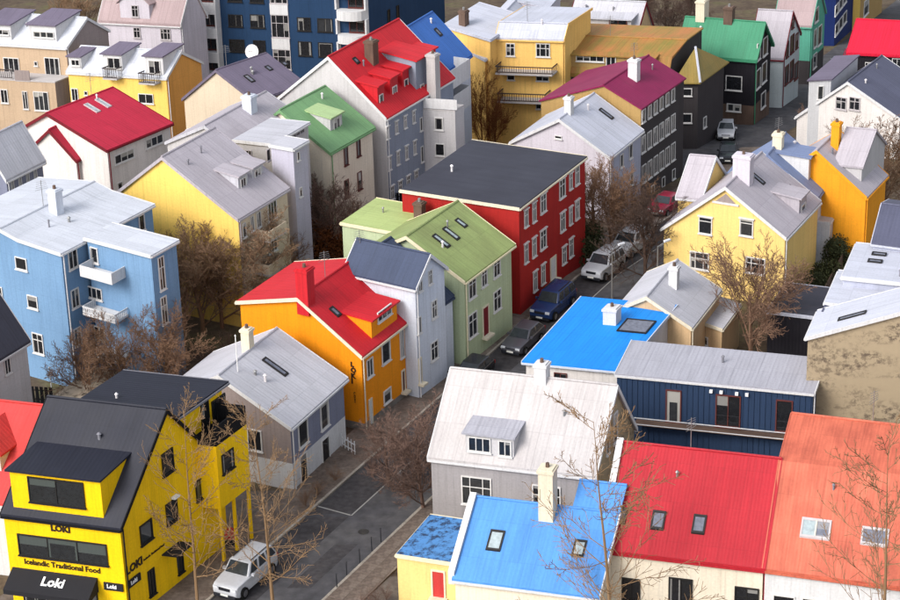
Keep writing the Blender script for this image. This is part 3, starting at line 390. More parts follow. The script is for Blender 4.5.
 dict(name='dark_building', label='dark building with magenta-purple roof, white chimney and rows of white windows', cat='building', group=None, blocks=[
  dict(X=16.84, Y=188.2, z0=-2.66, az=59.04, th=90.0, a=8.66, b=9.72, h=8.31, ax='x', prof=[(0.0,8.31),(3.54,9.85),(9.72,7.51)], zb=0.0, wall='charcoal', roof='purple_roof', ov=0.15, n='main', win=[('R',0.45,7.57,0.71,1.23,'1'),('R',1.63,7.57,0.71,1.23,'1'),('R',2.81,7.57,0.71,1.23,'1'),('R',3.98,7.57,0.71,1.23,'1'),('R',5.16,7.57,0.71,1.23,'1'),('R',6.33,7.57,0.71,1.23,'1'),('R',0.45,4.96,0.81,1.57,'2'),('R',1.65,4.96,0.81,1.57,'2'),('R',2.85,4.96,0.81,1.57,'2'),('R',4.05,4.96,0.81,1.57,'2'),('R',5.25,4.96,0.81,1.57,'2'),('R',6.45,4.96,0.81,1.57,'2'),('R',0.59,2.17,0.82,1.69,'2'),('R',1.78,2.17,0.82,1.69,'2'),('R',2.97,2.17,0.82,1.69,'2'),('R',4.16,2.17,0.82,1.69,'2'),('R',5.34,2.17,0.82,1.69,'2'),('R',6.53,2.17,0.82,1.69,'2'),('R',2.43,-0.03,0.63,0.98,'1'),('R',4.58,-0.03,0.63,0.98,'1'),('R',6.72,-0.03,0.63,0.98,'1')], chim=[(3.71,2.49,9.39,0.68,0.86,1.97,'white')], wf='white_frame', pane='glass', wallL='tan_olive'),
 ]),
 dict(name='white_house', label='white house with pale roof and dark slot skylight beside purple roof', cat='house', group=None, blocks=[
  dict(X=13.6, Y=181.53, z0=-1.86, az=61.83, th=90.0, a=6.75, b=8.96, h=5.78, ax='x', prof=[(0.0,5.78),(4.48,8.4),(8.96,5.78)], zb=0.0, wall='white_lilac', roof='ice_metal', trim='white', ov=0.2, n='main', win=[('L',4.63,6.86,0.65,0.26,'1'),('R',2.6,4.54,0.64,1.22,'1'),('R',4.51,4.73,0.66,1.32,'1'),('R',4.75,2.17,0.66,1.34,'1')], sky=[(5.24,2.56,7.28,0.03,1.23,0)], chim=[(1.69,4.44,8.38,0.62,0.62,1.6,'white')], wf='white_frame', pane='glass', wallR='ice_grey'),
 ]),
 dict(name='black_house', label='black timber house with green roof and square white window', cat='house', group=None, blocks=[
  dict(X=30.13, Y=214.05, z0=-5.77, az=64.0, th=96.49, a=4.92, b=7.42, h=6.9, ax='y', prof=[(0.0,6.9),(2.18,9.67),(4.92,6.8)], zb=0.0, wall='black_wood', roof='emerald', trim='emerald', ov=0.25, n='main', win=[('L',2.0,4.19,1.62,1.5,'1'),('R',1.03,7.29,1.06,1.75,'1'),('R',3.03,7.18,1.4,1.87,'1'),('R',1.12,4.45,1.39,1.99,'1'),('R',2.96,4.53,1.43,2.11,'1'),('R',2.91,1.69,1.39,1.61,'1'),('L',1.94,1.67,1.41,0.8,'2')], chim=[(2.26,3.37,9.59,0.86,0.86,1.6,'brick_brown'),(2.55,6.15,9.29,1.36,0.86,2.34,'cream')], wf='white_frame', pane='glass', plinth=('brick_brown',2.0)),
 ]),
 dict(name='white_house', label='white gabled house with pale roof and tall dark windows beside black house', cat='house', group=None, blocks=[
  dict(X=33.91, Y=221.02, z0=-6.6, az=64.0, th=99.86, a=5.46, b=3.3, h=5.18, ax='y', prof=[(0.0,5.18),(2.48,9.22),(5.46,6.12)], zb=0.0, wall='white_mint', roof='lilac_metal', trim='maroon_trim', ov=0.1, n='main', win=[('R',1.23,5.79,0.82,1.62,'1'),('R',2.84,5.91,1.2,1.95,'1'),('R',4.34,5.77,0.85,1.64,'1'),('R',2.77,8.04,0.76,0.96,'1'),('R',1.35,3.11,1.19,1.97,'1'),('R',2.99,3.06,1.22,2.09,'1'),('R',4.55,2.51,1.2,1.78,'1')], wf='brown_frame', pane='glass'),
 ]),
 dict(name='green_house', label='teal green house with mauve roof and dark lower storey', cat='house', group=None, blocks=[
  dict(X=38.28, Y=231.31, z0=-7.84, az=64.0, th=100.09, a=4.91, b=3.74, h=6.41, ax='y', prof=[(0.0,6.41),(2.32,10.05),(4.91,6.47)], zb=0.0, wall='teal', roof='mauve', trim='teal', ov=0.12, n='main', win=[('R',1.62,4.61,0.96,2.05,'1'),('R',3.22,4.45,1.34,2.17,'1'),('R',1.76,2.09,1.26,1.61,'1'),('R',1.82,7.11,1.25,1.57,'1')], wf='white_frame', pane='glass', plinth=('charcoal',2.6)),
 ]),
 dict(name='navy_building', label='navy building with white framed windows at the far street end', cat='building', group=None, blocks=[
  dict(X=44.16, Y=250.59, z0=-10.15, az=68.0, th=96.99, a=9.86, b=2.13, h=11.1, ax='f', prof=[(0.0,11.1),(2.13,11.1)], zb=0.0, wall='navy_wall', roof='concrete', ov=0, n='main', win=[('R',0.48,4.2,1.74,1.23,'1'),('R',2.56,4.2,1.74,1.23,'1'),('R',4.64,4.2,1.74,1.23,'1'),('R',0.94,1.77,1.78,1.38,'1'),('R',3.02,1.77,1.78,1.38,'1'),('R',5.1,1.77,1.78,1.38,'1')], wf='white_frame', pane='glass'),
 ]),
 dict(name='yellow_building', label='yellow building with pale olive side at the far street end', cat='building', group=None, blocks=[
  dict(X=48.52, Y=259.23, z0=-11.19, az=66.0, th=98.66, a=11.1, b=2.2, h=11.1, ax='f', prof=[(0.0,11.1),(2.2,11.1)], zb=0.0, wall='yellow_pale', roof='concrete', ov=0, n='main', win=[('R',2.94,1.91,2.26,1.89,'1')], wf='white_frame', pane='glass', wallR='tan_olive'),
 ]),
 dict(name='black_house', label='black house with bright red roof beside slate roofed gable', cat='house', group=None, blocks=[
  dict(X=47.48, Y=218.22, z0=-6.27, az=66.0, th=99.08, a=6.76, b=7.42, h=5.67, ax='y', prof=[(0.0,5.67),(3.38,7.93),(6.76,5.67)], zb=0.0, wall='black_wood', roof='bright_red', trim='bright_red', ov=0.2, n='main', win=[('L',5.49,4.37,0.62,0.69,'2'),('L',2.67,4.64,1.04,1.29,'2')], wf='white_frame', pane='glass'),
 ]),
 dict(name='white_house', label='white gabled house with dark slate roof and a white dormer', cat='house', group=None, blocks=[
  dict(X=41.4, Y=199.16, z0=-3.98, az=58.3, th=90.0, a=8.21, b=10.04, h=3.95, ax='x', prof=[(0.0,3.95),(5.16,6.59),(10.04,2.49)], zb=0.0, wall='white_warm', roof='slate_blue', trim='white', ov=0.15, n='main', win=[('L',5.73,4.56,1.09,1.19,'4'),('L',4.42,4.73,1.09,1.28,'4'),('L',2.97,2.48,1.86,0.27,'2')], wf='grey_frame', pane='glass'),
  dict(X=35.7, Y=203.35, z0=-3.98, az=61.0, th=121.69, a=7.4, b=2.05, h=6.41, ax='f', prof=[(0.0,6.41),(2.05,6.41)], zb=0.0, wall='white', roof='violet_slate', ov=0.15, n='dormer_block', win=[('L',0.93,5.24,0.52,1.29,'1')], wf='white_frame', pane='glass'),
 ]),
 dict(name='yellow_house', label='buttery yellow house with grey roof and big white chimney behind bare tree', cat='house', group=None, blocks=[
  dict(X=25.01, Y=159.09, z0=0.0, az=62.27, th=90.0, a=7.49, b=9.66, h=5.81, ax='x', prof=[(0.0,5.81),(4.73,8.98),(9.66,4.92)], zb=0.0, wall='butter', roof='lilac_metal', trim='white', ov=0.2, n='main', win=[('L',6.3,5.69,1.07,1.37,'2h'),('L',3.03,6.07,1.07,1.36,'2h'),('L',6.73,2.73,1.57,1.47,'6'),('L',2.24,3.1,1.55,1.29,'6')], dor=[{'face': 'R','s0': 3.85,'s1': 5.53,'d': 0.28,'zb': 5.99,'hf': 1.36,'seg': 0,'type': 'shed','pitch': 6,'wall': 'lilac_metal','roof': 'lilac_metal','win': [(4.77,6.29,0.99,0.7,'1')],'rise': 1.2,'wf': 'white_frame'}], sky=[(3.98,3.65,8.25,0.19,1.07,0),(6.19,1.68,6.93,0.32,0.54,0)], chim=[(2.61,4.36,8.73,0.92,1.36,2.1,'white_lilac')], wf='white_frame', pane='glass', wallR='butter'),
  dict(X=19.54, Y=166.16, z0=0.0, az=60.0, th=103.0, a=4.93, b=1.8, h=6.17, ax='y', prof=[(0.0,6.17),(2.47,8.63),(4.93,6.17)], zb=0.0, wall='butter', roof='lilac_metal', trim='white', ov=0.12, n='cross_wing', wf='white_frame', pane='glass'),
  dict(X=29.65, Y=166.59, z0=0.0, az=66.93, th=92.93, a=3.89, b=1.49, h=3.58, ax='f', prof=[(0.0,3.58),(1.49,3.58)], zb=0.0, wall='white', roof='concrete', trim='white', ov=0, n='terrace_block', wf='white_frame', pane='glass'),
 ]),
 dict(name='slate_house', label='house with slate blue roof and white gabled dormer beside yellow house', cat='house', group=None, blocks=[
  dict(X=28.44, Y=166.39, z0=-0.05, az=66.38, th=90.0, a=4.88, b=7.81, h=5.92, ax='x', prof=[(0.0,5.92),(3.9,8.9),(7.81,5.92)], zb=0.0, wall='ice_blue', roof='slate_light', trim='slate_light', ov=0.15, n='main', dor=[{'face': 'R','s0': 1.2,'s1': 3.25,'d': 0.97,'zb': 6.66,'hf': 1.97,'seg': 0,'type': 'shed','pitch': 3,'wall': 'white','roof': 'slate_light','win': [],'rise': 1.2,'wf': 'white_frame'}], chim=[(1.98,3.66,8.71,0.74,0.74,1.48,'cream')], wf='white_frame', pane='glass'),
 ]),
 dict(name='orange_house', label='orange-yellow house with grey roof, orange chimney and plain gable', cat='house', group=None, blocks=[
  dict(X=32.27, Y=166.25, z0=-0.03, az=61.32, th=90.0, a=4.82, b=8.18, h=5.92, ax='x', prof=[(0.0,5.92),(4.09,8.99),(8.18,5.92)], zb=0.0, wall='orange_yolk', roof='lilac_metal', trim='orange_yolk', ov=0.15, n='main', wf='white_frame', pane='glass'),
  dict(X=32.1, Y=167.56, z0=-0.03, az=61.0, th=99.0, a=5.43, b=2.08, h=7.89, ax='y', prof=[(0.0,7.89),(2.71,9.86),(5.43,7.89)], zb=3.7, wall='pale_grey', roof='lilac_metal', ov=0.15, n='cross_block', chim=[(1.75,2.67,9.17,0.62,0.62,1.6,'orange_yolk')], wf='white_frame', pane='glass'),
 ]),
 dict(name='stone_wall_house', label='house with stepped white roofs, slate rear roof and stained tan end wall', cat='house', group=None, blocks=[
  dict(X=35.0, Y=130.9, z0=0.0, az=71.0, th=100.5, a=3.95, b=12.59, h=8.63, ax='x', prof=[(0.0,8.63),(3.66,13.12),(12.59,10.1)], zb=0.0, wall='stained_tan', roof='ice_metal', trim='white', ov=0.15, n='main', sky=[(1.35,10.11,10.94,0.08,1.74,1)], wf='white_frame', pane='glass'),
  dict(X=34.58, Y=133.76, z0=0.0, az=71.0, th=90.17, a=5.18, b=10.77, h=10.36, ax='f', prof=[(0.0,10.36),(10.77,10.36)], zb=0.0, wall='ice_grey', roof='ice_metal', trim='white', ov=0.1, n='second_roof', wf='white_frame', pane='glass'),
  dict(X=35.13, Y=136.4, z0=0.0, az=71.0, th=89.85, a=5.67, b=9.81, h=11.1, ax='f', prof=[(0.0,11.1),(9.81,11.1)], zb=0.0, wall='ice_grey', roof='ice_metal', trim='white', ov=0.1, n='third_roof', sky=[(4.12,8.09,11.1,0.26,0.98,0),(2.89,8.17,11.1,0.26,0.97,0)], wf='white_frame', pane='glass'),
  dict(X=36.06, Y=140.7, z0=0.0, az=71.0, th=85.48, a=7.89, b=8.16, h=11.59, ax='y', prof=[(0.0,11.59),(3.95,12.82),(7.89,11.59)], zb=0.0, wall='ice_grey', roof='slate_blue', trim='ice_metal', ov=0.1, n='slate_roof', wf='white_frame', pane='glass'),
  dict(X=24.53, Y=135.64, z0=0.0, az=71.0, th=67.49, a=0.99, b=0.75, h=10.23, ax='f', prof=[(0.0,10.23),(0.75,10.23)], zb=7.4, wall='grey_trim', roof='slate_blue', ov=0.05, n='roof_box', wf='white_frame', pane='glass'),
 ]),
 dict(name='tan_cottage', label='small tan cottage with pale grey roof and white chimney', cat='house', group=None, blocks=[
  dict(X=16.72, Y=146.69, z0=0.0, az=66.0, th=90.0, a=6.66, b=5.46, h=4.44, ax='x', prof=[(0.0,4.44),(3.24,6.23),(5.46,4.96)], zb=0.0, wall='tan', roof='light_metal', trim='cream', ov=0.15, n='main', win=[('L',3.23,4.83,0.89,0.05,'1')], chim=[(3.3,2.35,5.74,0.62,0.62,1.73,'white')], wf='white_frame', pane='glass'),
  dict(X=19.16, Y=148.81, z0=0.0, az=66.0, th=69.58, a=4.32, b=2.06, h=3.21, ax='f', prof=[(0.0,3.21),(2.06,3.21)], zb=0.0, wall='tan', roof='light_metal', trim='cream', ov=0.1, n='lean_to', win=[('L',1.53,1.91,0.65,0.67,'1')], wf='white_frame', pane='glass'),
 ]),
 dict(name='blue_roof_house', label='white single storey house with vivid blue low roof', cat='house', group=None, blocks=[
  dict(X=11.25, Y=140.03, z0=0.0, az=62.0, th=101.91, a=9.37, b=6.48, h=4.56, ax='y', prof=[(0.0,4.56),(9.37,5.3)], zb=0.0, wall='white_warm', roof='vivid_blue', trim='ice_blue', ov=0.2, n='main', win=[('L',4.09,3.76,0.9,0.51,'2')], sky=[(5.94,1.26,5.03,1.85,2.08,0)], chim=[(6.25,3.11,5.06,0.92,0.92,1.36,'white')], wf='brown_frame', pane='glass'),
 ]),
 dict(name='navy_house', label='navy batten-clad house with grey flat roof and brown framed doors', cat='house', group=None, blocks=[
  dict(X=22.75, Y=131.23, z0=-0.0, az=72.0, th=91.82, a=4.56, b=12.62, h=6.9, ax='y', prof=[(0.0,6.9),(4.56,7.09)], zb=0.0, wall='navy_clad', roof='grey_metal', trim='white', ov=0.1, n='main', win=[('L',8.9,5.03,1.01,2.42,'d'),('L',5.36,5.1,1.6,2.27,'2d'),('L',1.77,5.14,1.09,2.31,'d')], bal=[('L',0.2,11.3,3.86,3.9,0.8,'white','bar')], wf='brown_frame', pane='glass', rib='L'),
 ]),
 dict(name='black_shed', label='black flat-roofed annex behind navy house', cat='annex', group=None, blocks=[
  dict(X=25.6, Y=147.72, z0=0.0, az=66.0, th=92.97, a=4.93, b=3.43, h=4.44, ax='f', prof=[(0.0,4.44),(3.43,4.44)], zb=0.0, wall='black_wood', roof='slate_flat', trim='ice_metal', ov=0.1, n='main', wf='white_frame', pane='glass'),
 ]),
 dict(name='grey_house', label='grey house with broad pale metal roof and long window dormer', cat='house', group=None, blocks=[
  dict(X=8.37, Y=123.4, z0=0.0, az=66.0, th=96.9, a=7.33, b=10.28, h=5.8, ax='y', prof=[(0.0,5.8),(3.74,9.97),(7.33,5.38)], zb=0.0, wall='grey_wall', roof='pale_metal', trim='white', ov=0.15, n='main', win=[('L',7.41,3.78,1.94,1.99,'6'),('L',2.97,3.81,1.81,1.85,'6'),('R',3.76,7.24,0.74,2.1,'1'),('R',2.4,7.15,0.55,2.13,'1')], dor=[{'face': 'L','s0': 5.08,'s1': 8.12,'d': 0.22,'zb': 6.04,'hf': 1.6,'seg': 0,'type': 'shed','pitch': 10,'wall': 'pale_grey','roof': 'grey_metal','win': [(7.24,6.93,1.44,1.0,'3'),(5.63,6.86,0.86,1.06,'2')],'rise': 1.2,'wf': 'white_frame'}], chim=[(3.75,4.59,9.98,0.74,0.74,1.23,'white')], wf='white_frame', pane='glass', wallR='stained_tan'),
 ]),
 dict(name='blue_roof_house', label='cream house with sky blue corrugated roof and tall cream chimney', cat='house', group=None, blocks=[
  dict(X=7.76, Y=112.07, z0=0.0, az=70.0, th=93.31, a=8.38, b=8.29, h=4.32, ax='y', prof=[(0.0,4.32),(4.19,7.27),(8.38,4.32)], zb=0.0, wall='cream_wall', roof='cornflower', trim='white', ov=0.15, n='main', sky=[(2.01,6.53,5.73,1.05,0.86,0),(2.12,1.64,5.81,0.85,0.71,0)], chim=[(3.75,3.94,6.96,0.92,0.86,3.21,'cream')], wf='white_frame', pane='glass', para='white'),
  dict(X=7.76, Y=112.05, z0=0.0, az=70.0, th=93.2, a=8.88, b=2.47, h=4.33, ax='y', prof=[(0.0,4.33),(5.67,8.31),(8.88,5.67)], zb=0.0, wall='cream_wall', roof='cornflower', ov=0.16, n='high_roof', wf='white_frame', pane='glass'),
 ]),
 dict(name='cream_row_house', label='cream row house with deep red roof and three skylights', cat='house', group=None, blocks=[
  dict(X=17.08, Y=112.31, z0=0.0, az=73.0, th=90.42, a=9.37, b=9.04, h=5.67, ax='y', prof=[(0.0,5.67),(5.06,9.86),(9.37,5.92)], zb=0.0, wall='cream_wall', roof='deep_red', trim='deep_red', ov=0.12, n='main', win=[('L',4.65,3.34,1.36,2.13,'2'),('L',0.87,3.38,1.36,1.92,'4'),('L',7.52,2.99,1.06,2.06,'2')], sky=[(1.5,8.45,6.91,0.75,0.63,0),(1.49,6.29,6.91,0.87,0.77,0),(1.52,3.94,6.94,0.87,0.75,0)], wf='black_frame', pane='glass', para='white'),
 ]),
 dict(name='white_row_house', label='white row house with rusty salmon mansard roof and two wide skylights', cat='house', group=None, blocks=[
  dict(X=24.85, Y=109.85, z0=-0.0, az=73.0, th=89.25, a=12.95, b=8.04, h=5.67, ax='y', prof=[(0.0,5.67),(4.93,9.8),(9.37,10.6),(12.95,6.78)], zb=0.0, wall='white', roof='salmon', trim='salmon', ov=0.12, n='main', win=[('L',6.92,3.29,1.24,1.65,'1'),('L',5.26,3.39,1.29,1.57,'2'),('L',2.58,3.45,1.3,1.62,'2')], sky=[(1.94,5.55,7.29,0.89,1.67,0),(1.91,2.25,7.27,0.8,1.51,0)], wf='white_frame', pane='glass'),
 ]),
 dict(name='garden_shed', label='small yellow shed with patchy blue flat roof and red door', cat='shed', group=None, blocks=[
  dict(X=-0.11, Y=118.04, z0=-0.0, az=66.0, th=94.55, a=4.93, b=3.69, h=3.08, ax='f', prof=[(0.0,3.08),(3.69,3.08)], zb=0.0, wall='cream_yellow', roof='patchy_blue', trim='cream_trim', ov=0.05, n='main', win=[('L',1.13,1.62,0.88,1.85,'Dfaded_red')], wf='white_frame', pane='glass'),
 ]),
 dict(name='garden_shed', label='low beige felt-roofed lean-to between blue house and yellow restaurant', cat='shed', group=None, blocks=[
  dict(X=-25.1, Y=141.65, z0=-0.0, az=64.0, th=93.63, a=4.93, b=2.35, h=2.47, ax='f', prof=[(0.0,2.47),(2.35,2.47)], zb=0.0, wall='cream_wall', roof='felt', ov=0.1, n='main', wf='white_frame', pane='glass'),
 ]),
]
# ------------------------------------------------------------------ helpers
def gz(x, y):
    return 0.0 if y < 166 else -0.12 * (min(y, 420) - 166)

def new_obj(name, me, parent=None, mats=(), label=None, cat=None, group=None, kind=None):
    o = bpy.data.objects.new(name, me)
    COL.objects.link(o)
    if parent: o.parent = parent
    if me is not None and mats and not me.materials:
        for mt in mats: me.materials.append(MATS[mt] if isinstance(mt, str) else mt)
    if label: o['label'] = label
    if cat: o['category'] = cat
    if group: o['group'] = group
    if kind: o['kind'] = kind
    return o

def empty(name, loc, rz=0, label=None, cat=None, group=None):
    o = new_obj(name, None, label=label, cat=cat, group=group)
    o.location = loc; o.rotation_euler = (0, 0, rz); o.empty_display_size = .3
    return o

class MB:
    """collects polygons with UVs in metres and a material slot, becomes ONE mesh"""
    def __init__(s): s.v, s.f, s.uv, s.mi = [], [], [], []
    def poly(s, pts, mi=0, uv=None):
        b = len(s.v); s.v += [tuple(p) for p in pts]; s.f.append(tuple(range(b, b + len(pts)))); s.mi.append(mi)
        if uv is None:
            P = [Vector(p) for p in pts]
            nrm = Vector((0, 0, 0))
            for i in range(len(P)):
                a, c = P[i], P[(i + 1) % len(P)]
                nrm += Vector(((a.y - c.y) * (a.z + c.z), (a.z - c.z) * (a.x + c.x), (a.x - c.x) * (a.y + c.y)))
            if nrm.length < 1e-9: nrm = Vector((0, 0, 1))
            nrm.normalize()
            hor = Vector((-nrm.y, nrm.x, 0))
            hor = Vector((1, 0, 0)) if hor.length < .05 else hor.normalized()
            ver = nrm.cross(hor)
            uv = [(p.dot(hor), p.dot(ver)) for p in P]
        s.uv += uv
    def prism(s, bottom, top, mi=0):
        """two matching rings (counter-clockwise from outside/top)"""
        n = len(bottom)
        s.poly(list(reversed(bottom)), mi); s.poly(top, mi)
        for i in range(n):
            j = (i + 1) % n
            s.poly([bottom[i], bottom[j], top[j], top[i]], mi)
    def box(s, x0, x1, y0, y1, z0, z1, mi=0, f=None):
        b = [(x0, y0, z0), (x1, y0, z0), (x1, y1, z0), (x0, y1, z0)]; t = [(p[0], p[1], z1) for p in b]
        if f: b = [f(*p) for p in b]; t = [f(*p) for p in t]
        s.prism(b, t, mi)
    def tube(s, p0, p1, r0, r1=None, n=6, mi=0, cap=True):
        r1 = r0 if r1 is None else r1
        p0, p1 = Vector(p0), Vector(p1); d = (p1 - p0).normalized()
        a = d.orthogonal().normalized(); c = d.cross(a)
        A = [p0 + (a * cos(2 * pi * i / n) + c * sin(2 * pi * i / n)) * r0 for i in range(n)]
        B = [p1 + (a * cos(2 * pi * i / n) + c * sin(2 * pi * i / n)) * r1 for i in range(n)]
        for i in range(n):
            j = (i + 1) % n; s.poly([A[i], A[j], B[j], B[i]], mi)
        if cap: s.poly(list(reversed(A)), mi); s.poly(B, mi)
    def mesh(s, name):
        me = bpy.data.meshes.new(name)
        me.from_pydata(s.v, [], s.f)
        ul = me.uv_layers.new(name='UVMap')
        flat = [c for q in s.uv for c in q]
        ul.data.foreach_set('uv', flat)
        me.polygons.foreach_set('material_index', s.mi)
        me.update()
        return me
    def build(s, name, mats, parent=None, **k):
        if isinstance(mats, str): mats = (mats,)
        return new_obj(name, s.mesh(name), parent, mats, **k)

# ------------------------------------------------------------------ windows (shared meshes)
def lights(st):
    if st == '1' or st == 'd': return [(0, 1, 0, 1)]
    if st in ('2', '2d'): return [(0, .5, 0, 1), (.5, 1, 0, 1)]
    if st in ('3', '3d'): return [(0, .33, 0, 1), (.33, .67, 0, 1), (.67, 1, 0, 1)]
    if st == '4r': return [(i / 4, (i + 1) / 4, 0, 1) for i in range(4)]
    if st in ('4', 't', 'a'): return [(0, .5, 0, .68), (.5, 1, 0, .68), (0, .5, .68, 1), (.5, 1, .68, 1)]
    if st == '2h': return [(0, 1, 0, .78), (0, 1, .78, 1)]
    if st == '6': return [(0, .27, 0, .64), (.27, .73, 0, .64), (.73, 1, 0, .64), (0, .27, .64, 1), (.27, .73, .64, 1), (.73, 1, .64, 1)]
    return [(0, 1, 0, 1)]
WCACHE = {}
def window_meshes(w, h, st, fm):
    w, h = max(.35, round(w / .06) * .06), max(.3, round(h / .06) * .06)
    key = (w, h, st, fm)
    if key in WCACHE: return WCACHE[key]
    fw = .075 if min(w, h) > .6 else .05
    f = MB()
    if st.startswith('D'):
        f.box(-w / 2, -w / 2 + .1, -.07, .01, -h / 2, h / 2); f.box(w / 2 - .1, w / 2, -.07, .01, -h / 2, h / 2); f.box(-w / 2 + .1, w / 2 - .1, -.07, .01, h / 2 - .12, h / 2)
        f.box(-w / 2 - .1, w / 2 + .1, -.45, .01, -h / 2 - .16, -h / 2 - .002)
        p = MB(); p.box(-w / 2 + .1, w / 2 - .1, -.03, .005, -h / 2, h / 2 - .12)
        for k in (-.25, .15): p.box(-w / 2 + .2, w / 2 - .2, -.045, -.028, h * k - h * .12, h * k + h * .16)
        r = (f.mesh('door'), [(p.mesh('leaf'), (0, 0, 0))])
        WCACHE[key] = r
        return r
    L = lights(st)
    mw = .05
    x0, z0 = -w / 2, -h / 2
    # outer frame
    f.box(-w / 2, w / 2, -.075, .01, -h / 2, -h / 2 + fw); f.box(-w / 2, w / 2, -.075, .01, h / 2 - fw, h / 2)
    f.box(-w / 2, -w / 2 + fw, -.075, .01, -h / 2 + fw, h / 2 - fw); f.box(w / 2 - fw, w / 2, -.075, .01, -h / 2 + fw, h / 2 - fw)
    # sill and hood
    f.box(-w / 2 - .06, w / 2 + .06, -.14, .01, -h / 2 - .07, -h / 2 - .001)
    if st in ('a', '2h'): f.box(-w / 2 - .08, w / 2 + .08, -.15, .01, h / 2 + .001, h / 2 + .10)
    iw, ih = w - 2 * fw, h - 2 * fw
    ix, iz = -iw / 2, -ih / 2
    panes = []
    for (a, b, c, d) in L:
        X0, X1, Z0, Z1 = ix + a * iw, ix + b * iw, iz + c * ih, iz + d * ih
        if b < 1: f.box(X1 - mw / 2, X1 + mw / 2, -.06, .008, Z0 + (mw / 2 if c > 0 else 0), Z1 - (mw / 2 if d < 1 else 0))
        if d < 1: f.box(X0, X1, -.058, .008, Z1 - mw / 2, Z1 + mw / 2)
        p = MB()
        cx, cz = (X0 + X1) / 2, (Z0 + Z1) / 2
        hw, hh = (X1 - X0) / 2 + .005, (Z1 - Z0) / 2 + .005
        p.box(-hw, hw, -.018, .004, -hh, hh)
        panes.append((p.mesh('pane'), (cx, 0, cz)))
    r = (f.mesh('window'), panes)
    WCACHE[key] = r
    return r

def add_window(parent, pos, rz, w, h, st, fm, gl='glass'):
    frame, panes = window_meshes(w, h, st, fm)
    isdoor = st.startswith('D')
    o = new_obj('door' if isdoor else 'window', frame, parent, (fm if not isdoor else 'cream',))
    o.location = pos; o.rotation_euler = (0, 0, rz)
    r = random.random()
    for me, loc in panes:
        mt = st[1:] if isdoor else (gl if r < .8 or gl != 'glass' else 'glass_curtain')
        key = (me.name, mt)
        if not me.materials: me.materials.append(MATS[mt])
        p = new_obj('leaf' if isdoor else 'pane', me, o)
        if me.materials[0] != MATS[mt]:
            p.material_slots[0].link = 'OBJECT'; p.material_slots[0].material = MATS[mt]
        p.location = loc
    return o

